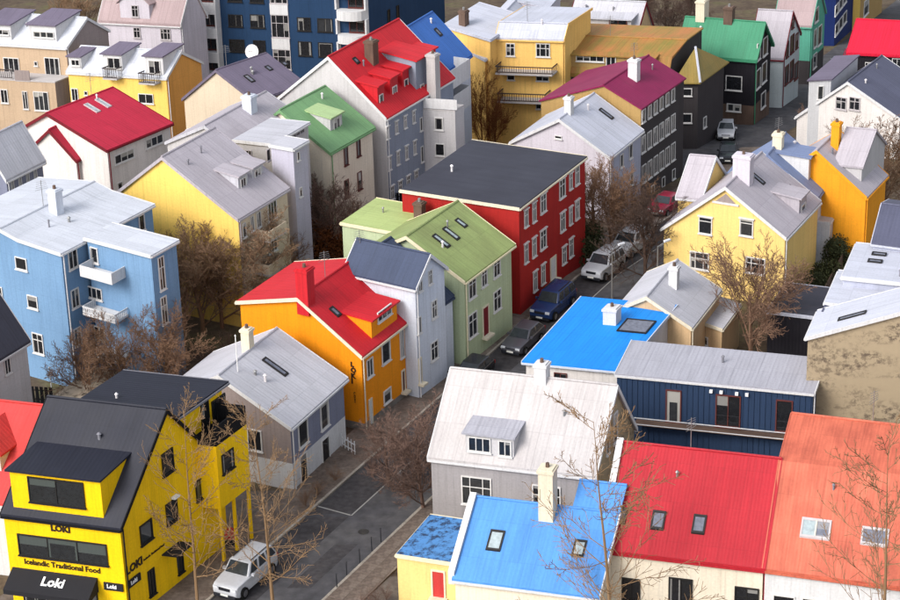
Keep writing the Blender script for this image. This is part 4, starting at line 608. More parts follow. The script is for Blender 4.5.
# ------------------------------------------------------------------ houses
def build_block(root, rp, B):
    th = radians(B['th']); u = Vector((1, 0)); v = Vector((cos(th), sin(th)))
    # block frame relative to the root
    X, Y = B['X'] - rp[0], B['Y'] - rp[1]
    ca, sa = cos(-rp[3]), sin(-rp[3])
    ox, oy = X * ca - Y * sa, X * sa + Y * ca
    daz = radians(B['az']) - rp[3]
    def f(x, y, z):
        px, py = x + y * v.x, y * v.y
        return (ox + px * cos(daz) - py * sin(daz), oy + px * sin(daz) + py * cos(daz), z)
    a, b, h, ax, prof = B['a'], B['b'], B['h'], B['ax'], B['prof']
    zb = B.get('zb', 0); zb = zb if zb > 0 else zb - 1.2
    ov = B.get('ov', .2)
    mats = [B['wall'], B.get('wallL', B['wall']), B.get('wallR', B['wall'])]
    W = MB()
    def P(e, t, z): return f(e, t, z) if ax in ('x', 'f', 'h') else f(t, e, z)
    if ax == 'h': prof = [(0, h), (b, h)]
    elen = a if ax in ('x', 'f', 'h') else b
    T = prof[-1][0]
    ring0 = [P(0, 0, zb)] + [P(0, t, z) for t, z in prof] + [P(0, T, zb)]
    ring1 = [P(elen, 0, zb)] + [P(elen, t, z) for t, z in prof] + [P(elen, T, zb)]
    flip = ax == 'y'
    def q(pts, mi): W.poly(pts if not flip else list(reversed(pts)), mi)
    q(ring0, 2 if flip else 1)
    q(list(reversed(ring1)), 0)
    n = len(ring0)
    for i in range(n):
        j = (i + 1) % n
        side = 0
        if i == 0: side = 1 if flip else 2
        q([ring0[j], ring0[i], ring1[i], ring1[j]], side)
    wall_o = W.build('wall', mats, root)
    # roof shell
    R = MB(); tk = .13
    if ax == 'h':
        c = [f(-ov, -ov, h), f(a + ov, -ov, h), f(a + ov, b + ov, h), f(-ov, b + ov, h)]
        c2 = [(p[0], p[1], h + .12) for p in c]
        top = f(a * .45, b * .75, h + B['rise'])
        R.prism([(p[0], p[1], p[2] + .004) for p in c], c2)
        for i in range(4): R.poly([c2[i], c2[(i + 1) % 4], top])
        ro = R.build('roof', B['roof'], root)
        if B.get('trim'):
            for k in (0,):
                Tm = MB(); Tm.tube(Vector(c2[k]) + Vector((0, 0, .03)), Vector(top) + Vector((0, 0, .03)), .12, n=5)
                Tm.build('hip_cap', B['trim'], ro)
    else:
        pr = list(prof)
        if ax == 'f' or len(pr) == 2 and abs(pr[0][1] - pr[1][1]) < .01:
            pr[0] = (pr[0][0] - ov, pr[0][1]); pr[-1] = (pr[-1][0] + ov, pr[-1][1])
        else:
            (t0, z0), (t1, z1) = pr[0], pr[1]; s = (z1 - z0) / max(.05, t1 - t0)
            if s < 5: pr[0] = (t0 - ov, z0 - s * ov)
            (t0, z0), (t1, z1) = pr[-2], pr[-1]; s = (z1 - z0) / max(.05, t1 - t0); pr[-1] = (t1 + ov, z1 + s * ov)
        segs = []
        for k in range(len(pr) - 1):
            s = (pr[k + 1][1] - pr[k][1]) / max(.02, pr[k + 1][0] - pr[k][0]); segs.append(s)
        def lift(k):
            c = [sqrt(1 + min(abs(s), 3) ** 2) for s in segs[max(0, k - 1):k + 1]]
            return sum(c) / len(c)
        low = [(t, z + .012) for t, z in pr]; up = [(t, z + .012 + tk * lift(i)) for i, (t, z) in enumerate(pr)]
        e0, e1 = -ov, elen + ov
        def rq(pts, uv=None):
            if flip: pts = list(reversed(pts)); uv = list(reversed(uv)) if uv else None
            R.poly(pts, 0, uv)
        acc = 0
        for k in range(len(pr) - 1):
            L = sqrt((up[k + 1][0] - up[k][0]) ** 2 + (up[k + 1][1] - up[k][1]) ** 2)
            rq([P(e0, *up[k + 1]), P(e0, *up[k]), P(e1, *up[k]), P(e1, *up[k + 1])], [(e0, acc + L), (e0, acc), (e1, acc), (e1, acc + L)])
            rq([P(e0, *low[k]), P(e0, *low[k + 1]), P(e1, *low[k + 1]), P(e1, *low[k])])
            rq([P(e0, *low[k]), P(e0, *up[k]), P(e0, *up[k + 1]), P(e0, *low[k + 1])])
            rq([P(e1, *low[k + 1]), P(e1, *up[k + 1]), P(e1, *up[k]), P(e1, *low[k])])
            acc += L
        rq([P(e0, *up[0]), P(e0, *low[0]), P(e1, *low[0]), P(e1, *up[0])])
        rq([P(e0, *low[-1]), P(e0, *up[-1]), P(e1, *up[-1]), P(e1, *low[-1])])
        ro = R.build('roof', B['roof'], root)
        # standing seams / ribs as thin raised strips on the big near roofs
        if B.get('trim') is not None:
            for e, d in ((e0, -1), (e1, 1)):
                F = MB()
                lo = [(t, z - .10) for t, z in low]; hi = [(t, z + .03) for t, z in up]
                ea, eb = (e - .06, e - .002) if d < 0 else (e + .002, e + .06)
                for k in range(len(pr) - 1):
                    F.prism([P(ea, *lo[k]), P(eb, *lo[k]), P(eb, *lo[k + 1]), P(ea, *lo[k + 1])], [P(ea, *hi[k]), P(eb, *hi[k]), P(eb, *hi[k + 1]), P(ea, *hi[k + 1])])
                F.build('fascia', B['trim'], ro)
            for k, d in ((0, -1), (-1, 1)):
                F = MB(); t, z = pr[k]
                ta, tb = (t - .09, t - .003) if d < 0 else (t + .003, t + .09)
                F.prism([P(e0, ta, z - .08), P(e1, ta, z - .08), P(e1, tb, z - .08), P(e0, tb, z - .08)], [P(e0, ta, z + .05), P(e1, ta, z + .05), P(e1, tb, z + .05), P(e0, tb, z + .05)])
                F.build('gutter', B['trim'], ro)
            # downpipe at the near corner
            if zb <= 0 and h > 3 and ax != 'f':
                D = MB(); c = f(.12, -.10, 0); D.tube((c[0], c[1], .1), (c[0], c[1], h - .05), .05, n=6); D.build('downpipe', B['trim'], root)
        # ridge cap
        km = max(range(len(pr)), key=lambda i: pr[i][1])
        if 0 < km < len(pr) - 1 and ax in ('x', 'y'):
            C = MB(); t, z = up[km]
            C.tube(P(e0, t, z + .0), P(e1, t, z + .0), .09, n=6); C.build('ridge_cap', B['roof'], ro)
    if B.get('plinth'):
        pm, ph = B['plinth']
        M = MB(); M.box(-.010, .0, -.010, b, -.6, ph, 0, f); M.box(.0, a, -.010, .0, -.6, ph, 0, f); M.build('plinth', pm, root)
    if B.get('para'):
        M = MB(); lo_ = [(t, z - .4) for t, z in prof]; hi_ = [(t, z + .42) for t, z in prof]
        for k in range(len(prof) - 1):
            pts = [P(elen + .05, *lo_[k]), P(elen + .42, *lo_[k]), P(elen + .42, *lo_[k + 1]), P(elen + .05, *lo_[k + 1])]; pt2 = [P(elen + .05, *hi_[k]), P(elen + .42, *hi_[k]), P(elen + .42, *hi_[k + 1]), P(elen + .05, *hi_[k + 1])]
            M.prism(pts, pt2)
        M.build('parapet', B['para'], root)
    # windows on the two faces towards the street and the square
    for (face, t, z, w, hh, st) in B.get('win', []):
        if face == 'R': pos, rz = f(t, 0, z), daz
        else: pos, rz = f(0, t, z), daz + th + pi
        add_window(root, pos, rz, w, hh, st, B.get('wf', 'white_frame'), B.get('pane', 'glass'))
    # dormers
    for d in B.get('dor', []):
        s0, s1, dd, z0, hf = d['s0'], d['s1'], d['d'], d['zb'], d['hf']
        seg = d['seg']
        (t0, zz0), (t1, zz1) = prof[seg], prof[seg + 1]
        ms = (zz1 - zz0) / max(.05, t1 - t0)
        dp = tan(radians(d['pitch']))
        depth = min(hf / max(.05, ms - dp), (prof[-1][0] if True else 9) * .9, 5.0) if ms - dp > .02 else 3
        if d['face'] == 'R': g = lambda s, q_, z: f(s, q_, z)
        else: g = lambda s, q_, z: f(q_, s, z)
        rev = d['face'] != 'R'
        K = MB(); zl = z0 - .5
        def pz(q_): return z0 + hf + dp * (q_ - dd)
        def pr4(s_a, s_b, qa, qb, za, zb_, la, lb):
            bt = [g(s_a, qa, la), g(s_b, qa, la), g(s_b, qb, lb), g(s_a, qb, lb)]
            tp = [g(s_a, qa, za), g(s_b, qa, za), g(s_b, qb, zb_), g(s_a, qb, zb_)]
            if rev: bt.reverse(); tp.reverse()
            return bt, tp
        qe = dd + depth
        if d['type'] == 'shed':
            K.prism(*pr4(s0, s1, dd, qe, pz(dd), pz(qe), zl, pz(qe) - .3))
            do = K.build('dormer', d['wall'], root)
            Q = MB(); o2 = .16
            Q.prism(*pr4(s0 - o2, s1 + o2, dd - .22, qe + .1, pz(dd - .22) + .13, pz(qe + .1) + .13, pz(dd - .22) + .012, pz(qe + .1) + .012))
            Q.build('dormer_roof', d['roof'], do)
        else:
            rise = d['rise']; sm = (s0 + s1) / 2; qr = dd + (hf + rise) / max(.1, ms) + .2
            ring = [(s0, zl), (s1, zl), (s1, z0 + hf), (sm, z0 + hf + rise), (s0, z0 + hf)]
            A0 = [g(s, dd, z) for s, z in ring]; A1 = [g(s, qr, z) for s, z in ring]
            K.poly(A0 if not rev else A0[::-1]); K.poly(A1[::-1] if not rev else A1)
            for i in range(5):
                j = (i + 1) % 5; pts = [A0[j], A0[i], A1[i], A1[j]]; K.poly(pts if not rev else pts[::-1])
            do = K.build('dormer', d['wall'], root)
            Q = MB(); o2 = .25; sl = rise / max(.1, (s1 - s0) / 2)
            for sa_, sb_ in ((s0 - o2, sm), (sm, s1 + o2)):
                za = z0 + hf + (rise if sa_ == sm else -sl * o2); zbb = z0 + hf + (rise if sb_ == sm else -sl * o2)
                lo = [g(sa_, dd - .22, za + .012), g(sb_, dd - .22, zbb + .012), g(sb_, qr, zbb + .012), g(sa_, qr, za + .012)]
                hi = [(p[0], p[1], p[2] + .13) for p in lo]
                if rev: lo.reverse(); hi.reverse()
                Q.prism(lo, hi)
            Q.build('dormer_roof', d['roof'], do)
        for (t, z, w, hh, st) in d['win']:
            if d['face'] == 'R': pos, rz = f(t, dd, z), daz
            else: pos, rz = f(dd, t, z), daz + th + pi
            add_window(do, pos, rz, w, hh, st, d['wf'], B.get('pane', 'glass'))
    # skylights
    for (x, y, z, dx, dy, seg) in B.get('sky', []):
        (t0, zz0), (t1, zz1) = prof[seg], prof[seg + 1]
        ms = (zz1 - zz0) / max(.05, t1 - t0)
        lenx, leny = max(.5, dx), max(.5, dy)
        def sp(i, j, up_):
            xx, yy = x + i, y + j
            dz = ms * ((j if ax != 'y' else i))
            return f(xx, yy, z + dz + up_)
        lift_ = .012 + tk * sqrt(1 + ms * ms)
        F = MB(); hx, hy = lenx / 2, leny / 2; fwid = .1
        def ring(i0, i1, j0, j1, z0_, z1_, M):
            bt = [sp(i0, j0, z0_), sp(i1, j0, z0_), sp(i1, j1, z0_), sp(i0, j1, z0_)]; tp = [sp(i0, j0, z1_), sp(i1, j0, z1_), sp(i1, j1, z1_), sp(i0, j1, z1_)]
            M.prism(bt, tp)
        zA, zB = lift_ - .03, lift_ + .10
        ring(-hx, hx, -hy, -hy + fwid, zA, zB, F); ring(-hx, hx, hy - fwid, hy, zA, zB, F); ring(-hx, -hx + fwid, -hy + fwid, hy - fwid, zA, zB, F); ring(hx - fwid, hx, -hy + fwid, hy - fwid, zA, zB, F)
        so = F.build('skylight', 'grey_frame' if B['roof'] in ('salmon', 'crimson') else 'black_frame', root)
        if max(lenx, leny) > 1.6 and B['roof'] == 'salmon':
            for k in (-1, 1):
                G2 = MB(); c0, c1 = sorted((k * .02, k * (hy - fwid)))
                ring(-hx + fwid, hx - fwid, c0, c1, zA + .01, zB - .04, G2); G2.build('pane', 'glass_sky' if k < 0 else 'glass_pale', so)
            F2 = MB(); ring(-hx + fwid, hx - fwid, -.04, .04, zA, zB + .01, F2); F2.build('mullion', 'cream', so)
        else:
            G2 = MB(); ring(-hx + fwid, hx - fwid, -hy + fwid, hy - fwid, zA + .01, zB - .04, G2)
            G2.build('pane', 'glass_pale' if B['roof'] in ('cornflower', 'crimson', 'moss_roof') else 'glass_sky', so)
    # chimneys
    for (x, y, z, w1, w2, hh, mt) in B.get('chim', []):
        C = MB(); z0 = z - .8; zt = z + hh
        C.box(x - w1 / 2, x + w1 / 2, y - w2 / 2, y + w2 / 2, z0, zt - .25, 0, f)
        C.box(x - w1 / 2 - .07, x + w1 / 2 + .07, y - w2 / 2 - .07, y + w2 / 2 + .07, zt - .25, zt - .08, 0, f)
        C.box(x - w1 / 2 + .03, x + w1 / 2 - .03, y - w2 / 2 + .03, y + w2 / 2 - .03, zt - .08, zt, 0, f)
        co = C.build('chimney', mt, root)
        Pt = MB(); c = f(x, y, zt); Pt.tube(c, (c[0], c[1], zt + .25), .13, .11, 8); Pt.build('chimney_pot', 'brick_brown' if mt != 'brick_brown' else 'steel', co)
    # balconies
    for (face, t0, t1, z0, z1, dep, mt, sty) in B.get('bal', []):
        g = (lambda s, q_, z: f(s, -q_, z)) if face == 'R' else (lambda s, q_, z: f(-q_, s, z))
        rev = face != 'R'
        def gb(M, s_a, s_b, qa, qb, za, zb_):
            bt = [g(s_a, qb, za), g(s_b, qb, za), g(s_b, qa, za), g(s_a, qa, za)]; tp = [(p[0], p[1], zb_) for p in bt]
            if rev: bt.reverse(); tp.reverse()
            M.prism(bt, tp)
        K = MB()
        if dep > .2: gb(K, t0, t1, -.05 + .06, dep, z0 - (.16 if sty != 'bar' else .05), z0)
        else: gb(K, t0, t1, 0.0, dep, z0, z0 + .08)
        bo = K.build('balcony', 'brick_brown' if sty == 'bar' else ('concrete' if mt != 'white' else 'white'), root)
        tw = .06
        sides = [('f', t0, t1)] + ([('l', t0, t0), ('r', t1, t1)] if dep > .2 else [])
        for sd, p0, p1 in sides:
            if sty == 'panel':
                M = MB()
                if sd == 'f':
                    gb(M, t0, t1, dep - tw, dep - .002, z0 + .003, z1)
                else:
                    c = t0 if sd == 'l' else t1 - tw
                    gb(M, c, c + tw, .02, dep - tw - .002, z0 + .003, z1)
                M.build('parapet', mt, bo)
            elif sty == 'bar':
                if sd == 'f':
                    for zz in (z0 + .45, z1 - .05):
                        M = MB(); gb(M, t0, t1, dep - .05, dep, zz, zz + .05); M.build('rail', mt, bo)
                    k = t0
                    while k < t1:
                        M = MB(); gb(M, k, k + .05, dep - .06, dep - .052, z0, z1 - .06); M.build('post', mt, bo); k += 1.5
            else:
                M = MB(); step = .16 if sty == 'slat' else .22; wd = .09 if sty == 'slat' else .035
                if sd == 'f':
                    gb(M, t0, t1, dep - .07, dep, z1 - .09, z1); gb(M, t0, t1, dep - .06, dep - .01, z0 + .06, z0 + .14)
                    k = t0 + .03
                    while k < t1 - .05:
                        gb(M, k, k + wd, dep - .055, dep - .02, z0 + .14, z1 - .09); k += step
                else:
                    c = t0 if sd == 'l' else t1 - .06
                    gb(M, c, c + .06, .02, dep - .075, z1 - .09, z1); k = .1
                    while k < dep - .15:
                        gb(M, c + .01, c + .045, k, k + wd, z0, z1 - .09); k += step
                M.build('railing', mt, bo)
    # batten cladding
    if B.get('rib'):
        M = MB(); k = .1
        wins = [(t - w / 2 - .1, t + w / 2 + .1, z + hh / 2 + .1) for (fc, t, z, w, hh, st) in B['win'] if fc == 'L']
        while k < b - .1:
            zlo = .1
            for (w0, w1, wz) in wins:
                if w0 < k + .03 and k < w1: zlo = wz
            M.box(-.045, .004, k, k + .06, zlo, h - .12, 0, f); k += .36
        M.build('cladding', B['wall'], root, kind='stuff')
    return f

ROOTS = {}
def build_house(Hs):
    b0 = Hs['blocks'][0]
    az0 = radians(b0['az'])
    root = empty(Hs['name'], (b0['X'], b0['Y'], b0['z0']), az0, Hs['label'], Hs['cat'], Hs['group'])
    fs = {}
    for B in Hs['blocks']:
        fs[B['n']] = (build_block(root, (b0['X'], b0['Y'], 0, az0), B), B)
    ROOTS[Hs['label']] = (root, fs)

# ------------------------------------------------------------------ ground, streets
def build_ground():
    g = MB(); ys = [-300, 0, 60, 110, 166, 220, 300, 420, 900, 2500]; xs = [-1500, -300, -60, 0, 60, 300, 1500]
    for i in range(len(ys) - 1):
        for j in range(len(xs) - 1):
            g.poly([(xs[j], ys[i], gz(0, ys[i])), (xs[j + 1], ys[i], gz(0, ys[i])), (xs[j + 1], ys[i + 1], gz(0, ys[i + 1])), (xs[j], ys[i + 1], gz(0, ys[i + 1]))])
    g.build('ground', 'garden', kind='structure')
# street frame: n across (to the right), rows at constant y so every sheet follows the slope exactly
SD = (cos(radians(61.5)), sin(radians(61.5))); SN = (SD[1], -SD[0])
def sx(nv, y): return (nv + y * SD[0]) / SD[1] if False else (nv - SN[1] * y) / SN[0]
def strip(name, n0, n1, y0, y1, z0, z1, mat, kind='structure', parent=None):
    ys = [y0] + [y for y in (166.0,) if y0 < y < y1] + [y1]
    M = MB()
    for i in range(len(ys) - 1):
        ya, yb = ys[i], ys[i + 1]
        bt = [(sx(n0, ya), ya, gz(0, ya) + z0), (sx(n1, ya), ya, gz(0, ya) + z0), (sx(n1, yb), yb, gz(0, yb) + z0), (sx(n0, yb), yb, gz(0, yb) + z0)]
        tp = [(p[0], p[1], p[2] - z0 + z1) for p in bt]
        if z1 - z0 < .02: M.poly(tp)
        else: M.prism(bt, tp)
    return M.build(name, mat, parent, kind=kind)
def build_streets():
    road = strip('road', -70.3, -64.2, 80, 205, 0, .012, 'asphalt')
    strip('kerb', -70.48, -70.302, 80, 205, -.2, .13, 'kerb_stone'); strip('kerb', -64.198, -64.02, 80, 205, -.2, .13, 'kerb_stone')
    strip('pavement', -73.4, -70.482, 118, 205, -.2, .12, 'paving'); strip('pavement', -64.018, -61.9, 80, 205, -.2, .12, 'paving')
    strip('forecourt', -82, -73.402, 100, 133, -.2, .118, 'yard')
    strip('yard', -61.9, -52.5, 104, 122, 0, .02, 'yard')
    # painted parking-bay lines
    strip('parking_line', -67.77, -67.68, 129.6, 142.5, 0, .02, 'road_paint', parent=road); strip('parking_line', -67.77, -67.68, 157, 175, 0, .02, 'road_paint', parent=road)
    M = MB(); y = 129.6; M.poly([(sx(-70.2, y + .9), y + 1.35, .02), (sx(-67.78, y), y - .02, .02), (sx(-67.78, y), y + .12, .02), (sx(-70.2, y + .9), y + 1.47, .02)]); M.build('bay_line', 'road_paint', road)
    # far cross street
    pts = [(20.5, 196), (29, 211), (37, 225), (44, 241), (52, 258), (66, 290)]
    M = MB()
    for i in range(len(pts) - 1):
        (xa, ya), (xb, yb) = pts[i], pts[i + 1]; w = 4.0
        M.poly([(xa - w, ya, gz(0, ya) + .025), (xa + w, ya, gz(0, ya) + .025), (xb + w, yb, gz(0, yb) + .025), (xb - w, yb, gz(0, yb) + .025)])
    M.build('road', 'asphalt', kind='structure')
    M = MB(); M.poly([(24, 198, gz(0, 198) + .03), (62, 206, gz(0, 206) + .03), (62, 214, gz(0, 214) + .03), (24, 207, gz(0, 207) + .03)]); M.build('road', 'asphalt', kind='structure')
build_ground()
build_streets()
for Hs in HOUSES:
    build_house(Hs)
TREES = [
 ('larch', -11.06, 118.41, 0.00, 14.44, 1.00, 'bark_tan', 'tall tan bare tree with long side branches beside the white off-road car', 'roadside trees'),
 ('larch', -15.54, 118.66, 0.00, 14.91, 0.80, 'bark_tan', 'slim tan bare tree in front of the restaurant side wall', 'roadside trees'),
 ('larch', 8.50, 109.21, 0.00, 18.39, 1.00, 'bark_tan', 'tall tan bare tree between sky blue roof and deep red roof', None),
 ('larch', 22.68, 106.06, 0.00, 18.36, 0.90, 'bark_tan', 'tall tan bare tree in front of the salmon roof', None),
 ('round', -15.73, 159.46, 0.00, 8.97, 1.20, 'bark_grey', 'broad bare tree before the yellow gable and its balconies', None),
 ('round', -18.55, 157.88, 0.00, 9.39, 1.20, 'bark_grey', 'bare grey-brown tree between blue house and plain yellow gable', None),
 ('round', -17.17, 158.49, 0.00, 9.09, 1.10, 'bark_brown', 'bare brown tree filling the gap before the plain yellow gable', None),
 ('round', -19.75, 155.55, 0.00, 8.51, 1.10, 'bark_grey', 'bare tree close behind the blue house wing', None),
 ('round', -13.42, 164.04, 0.00, 5.53, 1.10, 'bark_brown', 'small bare tree under the beige balconies', None),
 ('round', -25.13, 144.34, 0.00, 7.07, 1.10, 'bark_brown', 'bare brown garden tree below the lowest blue house balcony', 'garden trees by the blue house'),
 ('round', -22.67, 144.78, 0.00, 7.53, 1.10, 'bark_brown', 'tangled bare brown tree in front of the blue house wing', None),
 ('round', -20.20, 145.85, 0.00, 7.72, 1.10, 'bark_brown', 'bare brown tree at the corner of the blue house wing', None),
 ('round', -9.55, 173.64, -0.92, 7.31, 1.20, 'bark_red', 'reddish bare tree before the cream house with green roof', None),
 ('round', -11.53, 172.72, -0.81, 5.57, 1.10, 'bark_red', 'small reddish bare tree beside the stair tower', None),
 ('round', -7.60, 176.31, -1.24, 4.43, 1.00, 'bark_brown', 'small bare tree beside the black fence', None),
 ('round', 11.92, 176.59, -1.27, 7.39, 1.20, 'bark_brown', 'bare tree at the back corner of the red building', None),
 ('round', 13.17, 172.42, -0.77, 7.94, 1.20, 'bark_brown', 'bare brown tree before the white house with slot skylight', None),
 ('round', 14.95, 176.27, -1.23, 4.95, 1.00, 'bark_brown', 'bare tree below the dark building with purple roof', None),
 ('round', 15.12, 164.43, 0.00, 8.07, 1.10, 'bark_dark', 'dark bare street tree on the pavement beside white cars', None),
 ('round', 21.43, 150.39, 0.00, 9.99, 1.15, 'bark_pale', 'large bare tree in front of the buttery yellow house', None),
 ('round', -2.06, 130.20, 0.00, 6.41, 1.35, 'bark_red', 'spreading reddish bare tree beside the grey house gable', None),
 ('round', -4.41, 133.64, 0.00, 4.85, 1.35, 'bark_red', 'bare reddish tree on the pavement opposite the orange house', None),
 ('round', 37.35, 208.74, -5.13, 3.84, 1.10, 'bark_pale', 'pale bare tree before the white gable with slate roof', None),
 ('round', 35.23, 209.81, -5.26, 2.85, 1.00, 'bark_pale', 'small pale bare tree beside the cross street', None),
 ('round', 36.42, 179.36, -1.60, 9.56, 1.10, 'bark_brown', 'bare brown tree beside the orange-yellow house', None),
 ('round', 34.31, 175.97, -1.20, 7.19, 1.00, 'bark_grey', 'bare tree in the hedge below the orange-yellow gable', None),
 ('round', 25.36, 250.01, -10.08, 7.47, 1.10, 'bark_dark', 'dark bare tree between pale dormer house and green roof', None),
 ('round', 28.90, 259.82, -11.26, 6.04, 1.00, 'bark_dark', 'dark bare tree behind the green roof chimneys', None),
 ('round', 24.61, 266.57, -12.07, 5.44, 1.00, 'bark_dark', 'dark bare tree behind the wide flat-roofed dormer', None),
 ('round', -43.12, 270.73, -12.57, 6.02, 1.00, 'bark_grey', 'grey bare tree behind the taupe terraced house', None),
 ('round', -45.41, 269.85, -12.46, 5.76, 1.00, 'bark_grey', 'grey bare tree beyond the white terrace roof', None),
 ('round', 3.45, 202.78, -4.41, 9.59, 0.60, 'leaf_rust', 'rust coloured climber on the yellow building corner', None),
 ('round', 4.52, 204.17, -4.58, 6.53, 0.70, 'leaf_rust', 'rust coloured shrub below the long balconies', None),
]
SHRUBS = [
 (-4.94, 118.74, 0.00, 1.66, 'bark_red', 'reddish bare shrub beside the yellow shed', 'shrubs by the shed'),
 (-4.36, 119.37, 0.00, 1.39, 'bark_red', 'reddish bare shrub beside the yellow shed', 'shrubs by the shed'),
 (-5.53, 118.10, 0.00, 1.52, 'bark_red', 'reddish bare shrub beside the yellow shed', 'shrubs by the shed'),
 (-8.93, 132.18, 0.00, 1.62, 'bark_brown', 'low bare shrub along the grey cottage wall', 'shrubs by the cottage'),
 (-7.95, 134.12, 0.00, 1.49, 'bark_brown', 'low bare shrub along the grey cottage wall', 'shrubs by the cottage'),
 (-9.64, 130.79, 0.00, 1.61, 'bark_brown', 'low bare shrub along the grey cottage wall', 'shrubs by the cottage'),
 (-1.06, 127.48, 0.00, 1.87, 'bark_brown', 'bare shrub against the grey house below its window', 'shrubs at the grey house'),
 (-0.30, 127.68, 0.00, 1.59, 'bark_brown', 'bare shrub against the grey house below its window', 'shrubs at the grey house'),
 (-2.96, 131.69, 0.00, 1.76, 'bark_red', 'bare reddish shrub under the spreading tree', 'shrubs under the tree'),
 (-3.36, 133.84, 0.00, 1.78, 'bark_red', 'bare reddish shrub under the spreading tree', 'shrubs under the tree'),
 (-5.47, 134.51, 0.00, 1.94, 'bark_red', 'bare reddish shrub under the spreading tree', 'shrubs under the tree'),
 (-4.13, 132.55, 0.00, 2.07, 'bark_red', 'bare reddish shrub under the spreading tree', 'shrubs under the tree'),
 (-2.58, 134.34, 0.00, 2.23, 'bark_red', 'bare reddish shrub under the spreading tree', 'shrubs under the tree'),
 (-1.65, 135.37, 0.00, 1.94, 'bark_red', 'bare reddish shrub under the spreading tree', 'shrubs under the tree'),
 (10.12, 169.95, -0.47, 3.45, 'leaf_dark', 'dark evergreen shrub at the red building corner', None),
 (11.18, 171.50, -0.66, 2.96, 'leaf_dark', 'dark evergreen shrub beside the parked white car', None),
 (26.21, 158.29, 0.00, 2.46, 'leaf_dark', 'dark evergreen shrub beside the yellow house side wall', 'hedge by the yellow house'),
 (27.43, 160.37, 0.00, 2.32, 'leaf_dark', 'dark evergreen shrub beside the yellow house side wall', 'hedge by the yellow house'),
 (28.73, 162.87, 0.00, 2.51, 'leaf_dark', 'dark evergreen shrub beside the yellow house side wall', 'hedge by the yellow house'),
 (30.14, 165.82, 0.00, 2.54, 'leaf_dark', 'dark evergreen shrub beside the yellow house side wall', 'hedge by the yellow house'),
 (25.59, 155.16, 0.00, 1.63, 'leaf_dark', 'dark evergreen shrub beside the yellow house side wall', 'hedge by the yellow house'),
 (-10.28, 173.72, -0.93, 3.16, 'leaf_rust', 'rusty leaved shrub below the cream house', 'shrubs below the cream house'),
 (-8.34, 176.38, -1.25, 3.20, 'leaf_rust', 'rusty leaved shrub below the cream house', 'shrubs below the cream house'),
 (-9.07, 171.91, -0.71, 2.44, 'leaf_rust', 'rusty leaved shrub below the cream house', 'shrubs below the cream house'),
 (-19.06, 146.39, 0.00, 3.13, 'bark_dark', 'dark bare shrub at the foot of the blue house', 'shrubs by the blue house'),
 (-17.86, 147.25, 0.00, 3.45, 'bark_dark', 'dark bare shrub at the foot of the blue house', 'shrubs by the blue house'),
 (-17.00, 149.72, 0.00, 3.49, 'bark_dark', 'dark bare shrub at the foot of the blue house', 'shrubs by the blue house'),
 (-26.80, 145.36, 0.00, 2.65, 'bark_brown', 'dark bare shrub at the foot of the blue house', 'shrubs by the blue house'),
 (-16.09, 151.94, 0.00, 3.52, 'bark_dark', 'dark bare shrub at the foot of the blue house', 'shrubs by the blue house'),
 (35.00, 177.99, -1.44, 2.68, 'leaf_rust', 'brown hedge shrub below the bare trees on the slope', 'slope hedge'),
 (35.67, 174.95, -1.07, 3.00, 'leaf_rust', 'brown hedge shrub below the bare trees on the slope', 'slope hedge'),
]
CARS = [
 ('suv', 12.02, 166.52, 241.5, 'car_white', 'white off-road car parked beside the red building'),
 ('suv', 14.53, 172.28, 241.5, 'car_white', 'white car parked under the dark street tree'),
 ('suv', 7.76, 159.77, 241.5, 'car_blue', 'dark blue car with pale windscreen parked before the red building'),
 ('hatch', 5.24, 153.83, 241.5, 'car_grey', 'silver-grey car parked in front of the green house'),
 ('hatch', 1.39, 148.34, 241.5, 'car_dark', 'black car parked before the pale blue-white house'),
 ('suv', -12.89, 121.79, 241.5, 'car_white', 'white off-road car parked beside the yellow restaurant'),
 ('hatch', 26.94, 209.63, 262.0, 'car_white', 'white car on the cross street below the black timber house'),
 ('hatch', 26.04, 200.83, 262.0, 'car_dark', 'dark car beside the buttery yellow house chimney'),
 ('hatch', 18.48, 183.82, 241.5, 'car_red', 'wine red car below the dark building'),
 ('hatch', 42.59, 237.96, 70.0, 'car_white', 'white car beside the house with bright red roof'),
 ('hatch', 44.95, 242.83, 70.0, 'car_red', 'wine red car beside the house with bright red roof'),
]
LAMPS = [
 (12.34, 161.45, 3.16, 'slim street lamp on the pavement beside the white car'),
 (15.45, 157.98, 5.86, 'slim street lamp behind the tan cottage'),
 (29.74, 216.33, 7.65, 'street lamp with two arms before the black timber house'),
]
BOLLARDS = [(-5.30, 125.02), (-4.75, 126.09), (-6.77, 122.14), (-7.33, 120.79), (-6.01, 123.63)]
POLES = [((-13.93, 136.13), 9.84, "thin white pole before the grey cottage roof"), ((-28.22, 146.99), 2.67, "thin pale pole beside the blue house")]
FENCES = [((-7.30, 183.50), (-3.87, 181.89), 3.0, "black", "black board fence at the corner of the flat slate roof"), ((-30.57, 147.14), (-28.24, 146.68), 1.3, "black", "dark low fence at the foot of the blue house wall"), ((25.24, 151.79), (30.53, 165.40), 1.6, "brick_brown", "brown board fence beside the yellow house hedge"), ((-7.57, 138.82), (-6.66, 137.63), 1.1, "white", "white slatted railing beside the orange house corner"), ((30.43, 217.10), (33.49, 224.69), 1.2, "taupe", "weathered board fence below the black timber house")]
RED_PARASOL = (-1.67, 190.96)
WHITE_PARASOL = (5.86, 207.86)
DISHES = [(-18.27, 213.89, 2.50), (-20.87, 180.17, 6.50)]

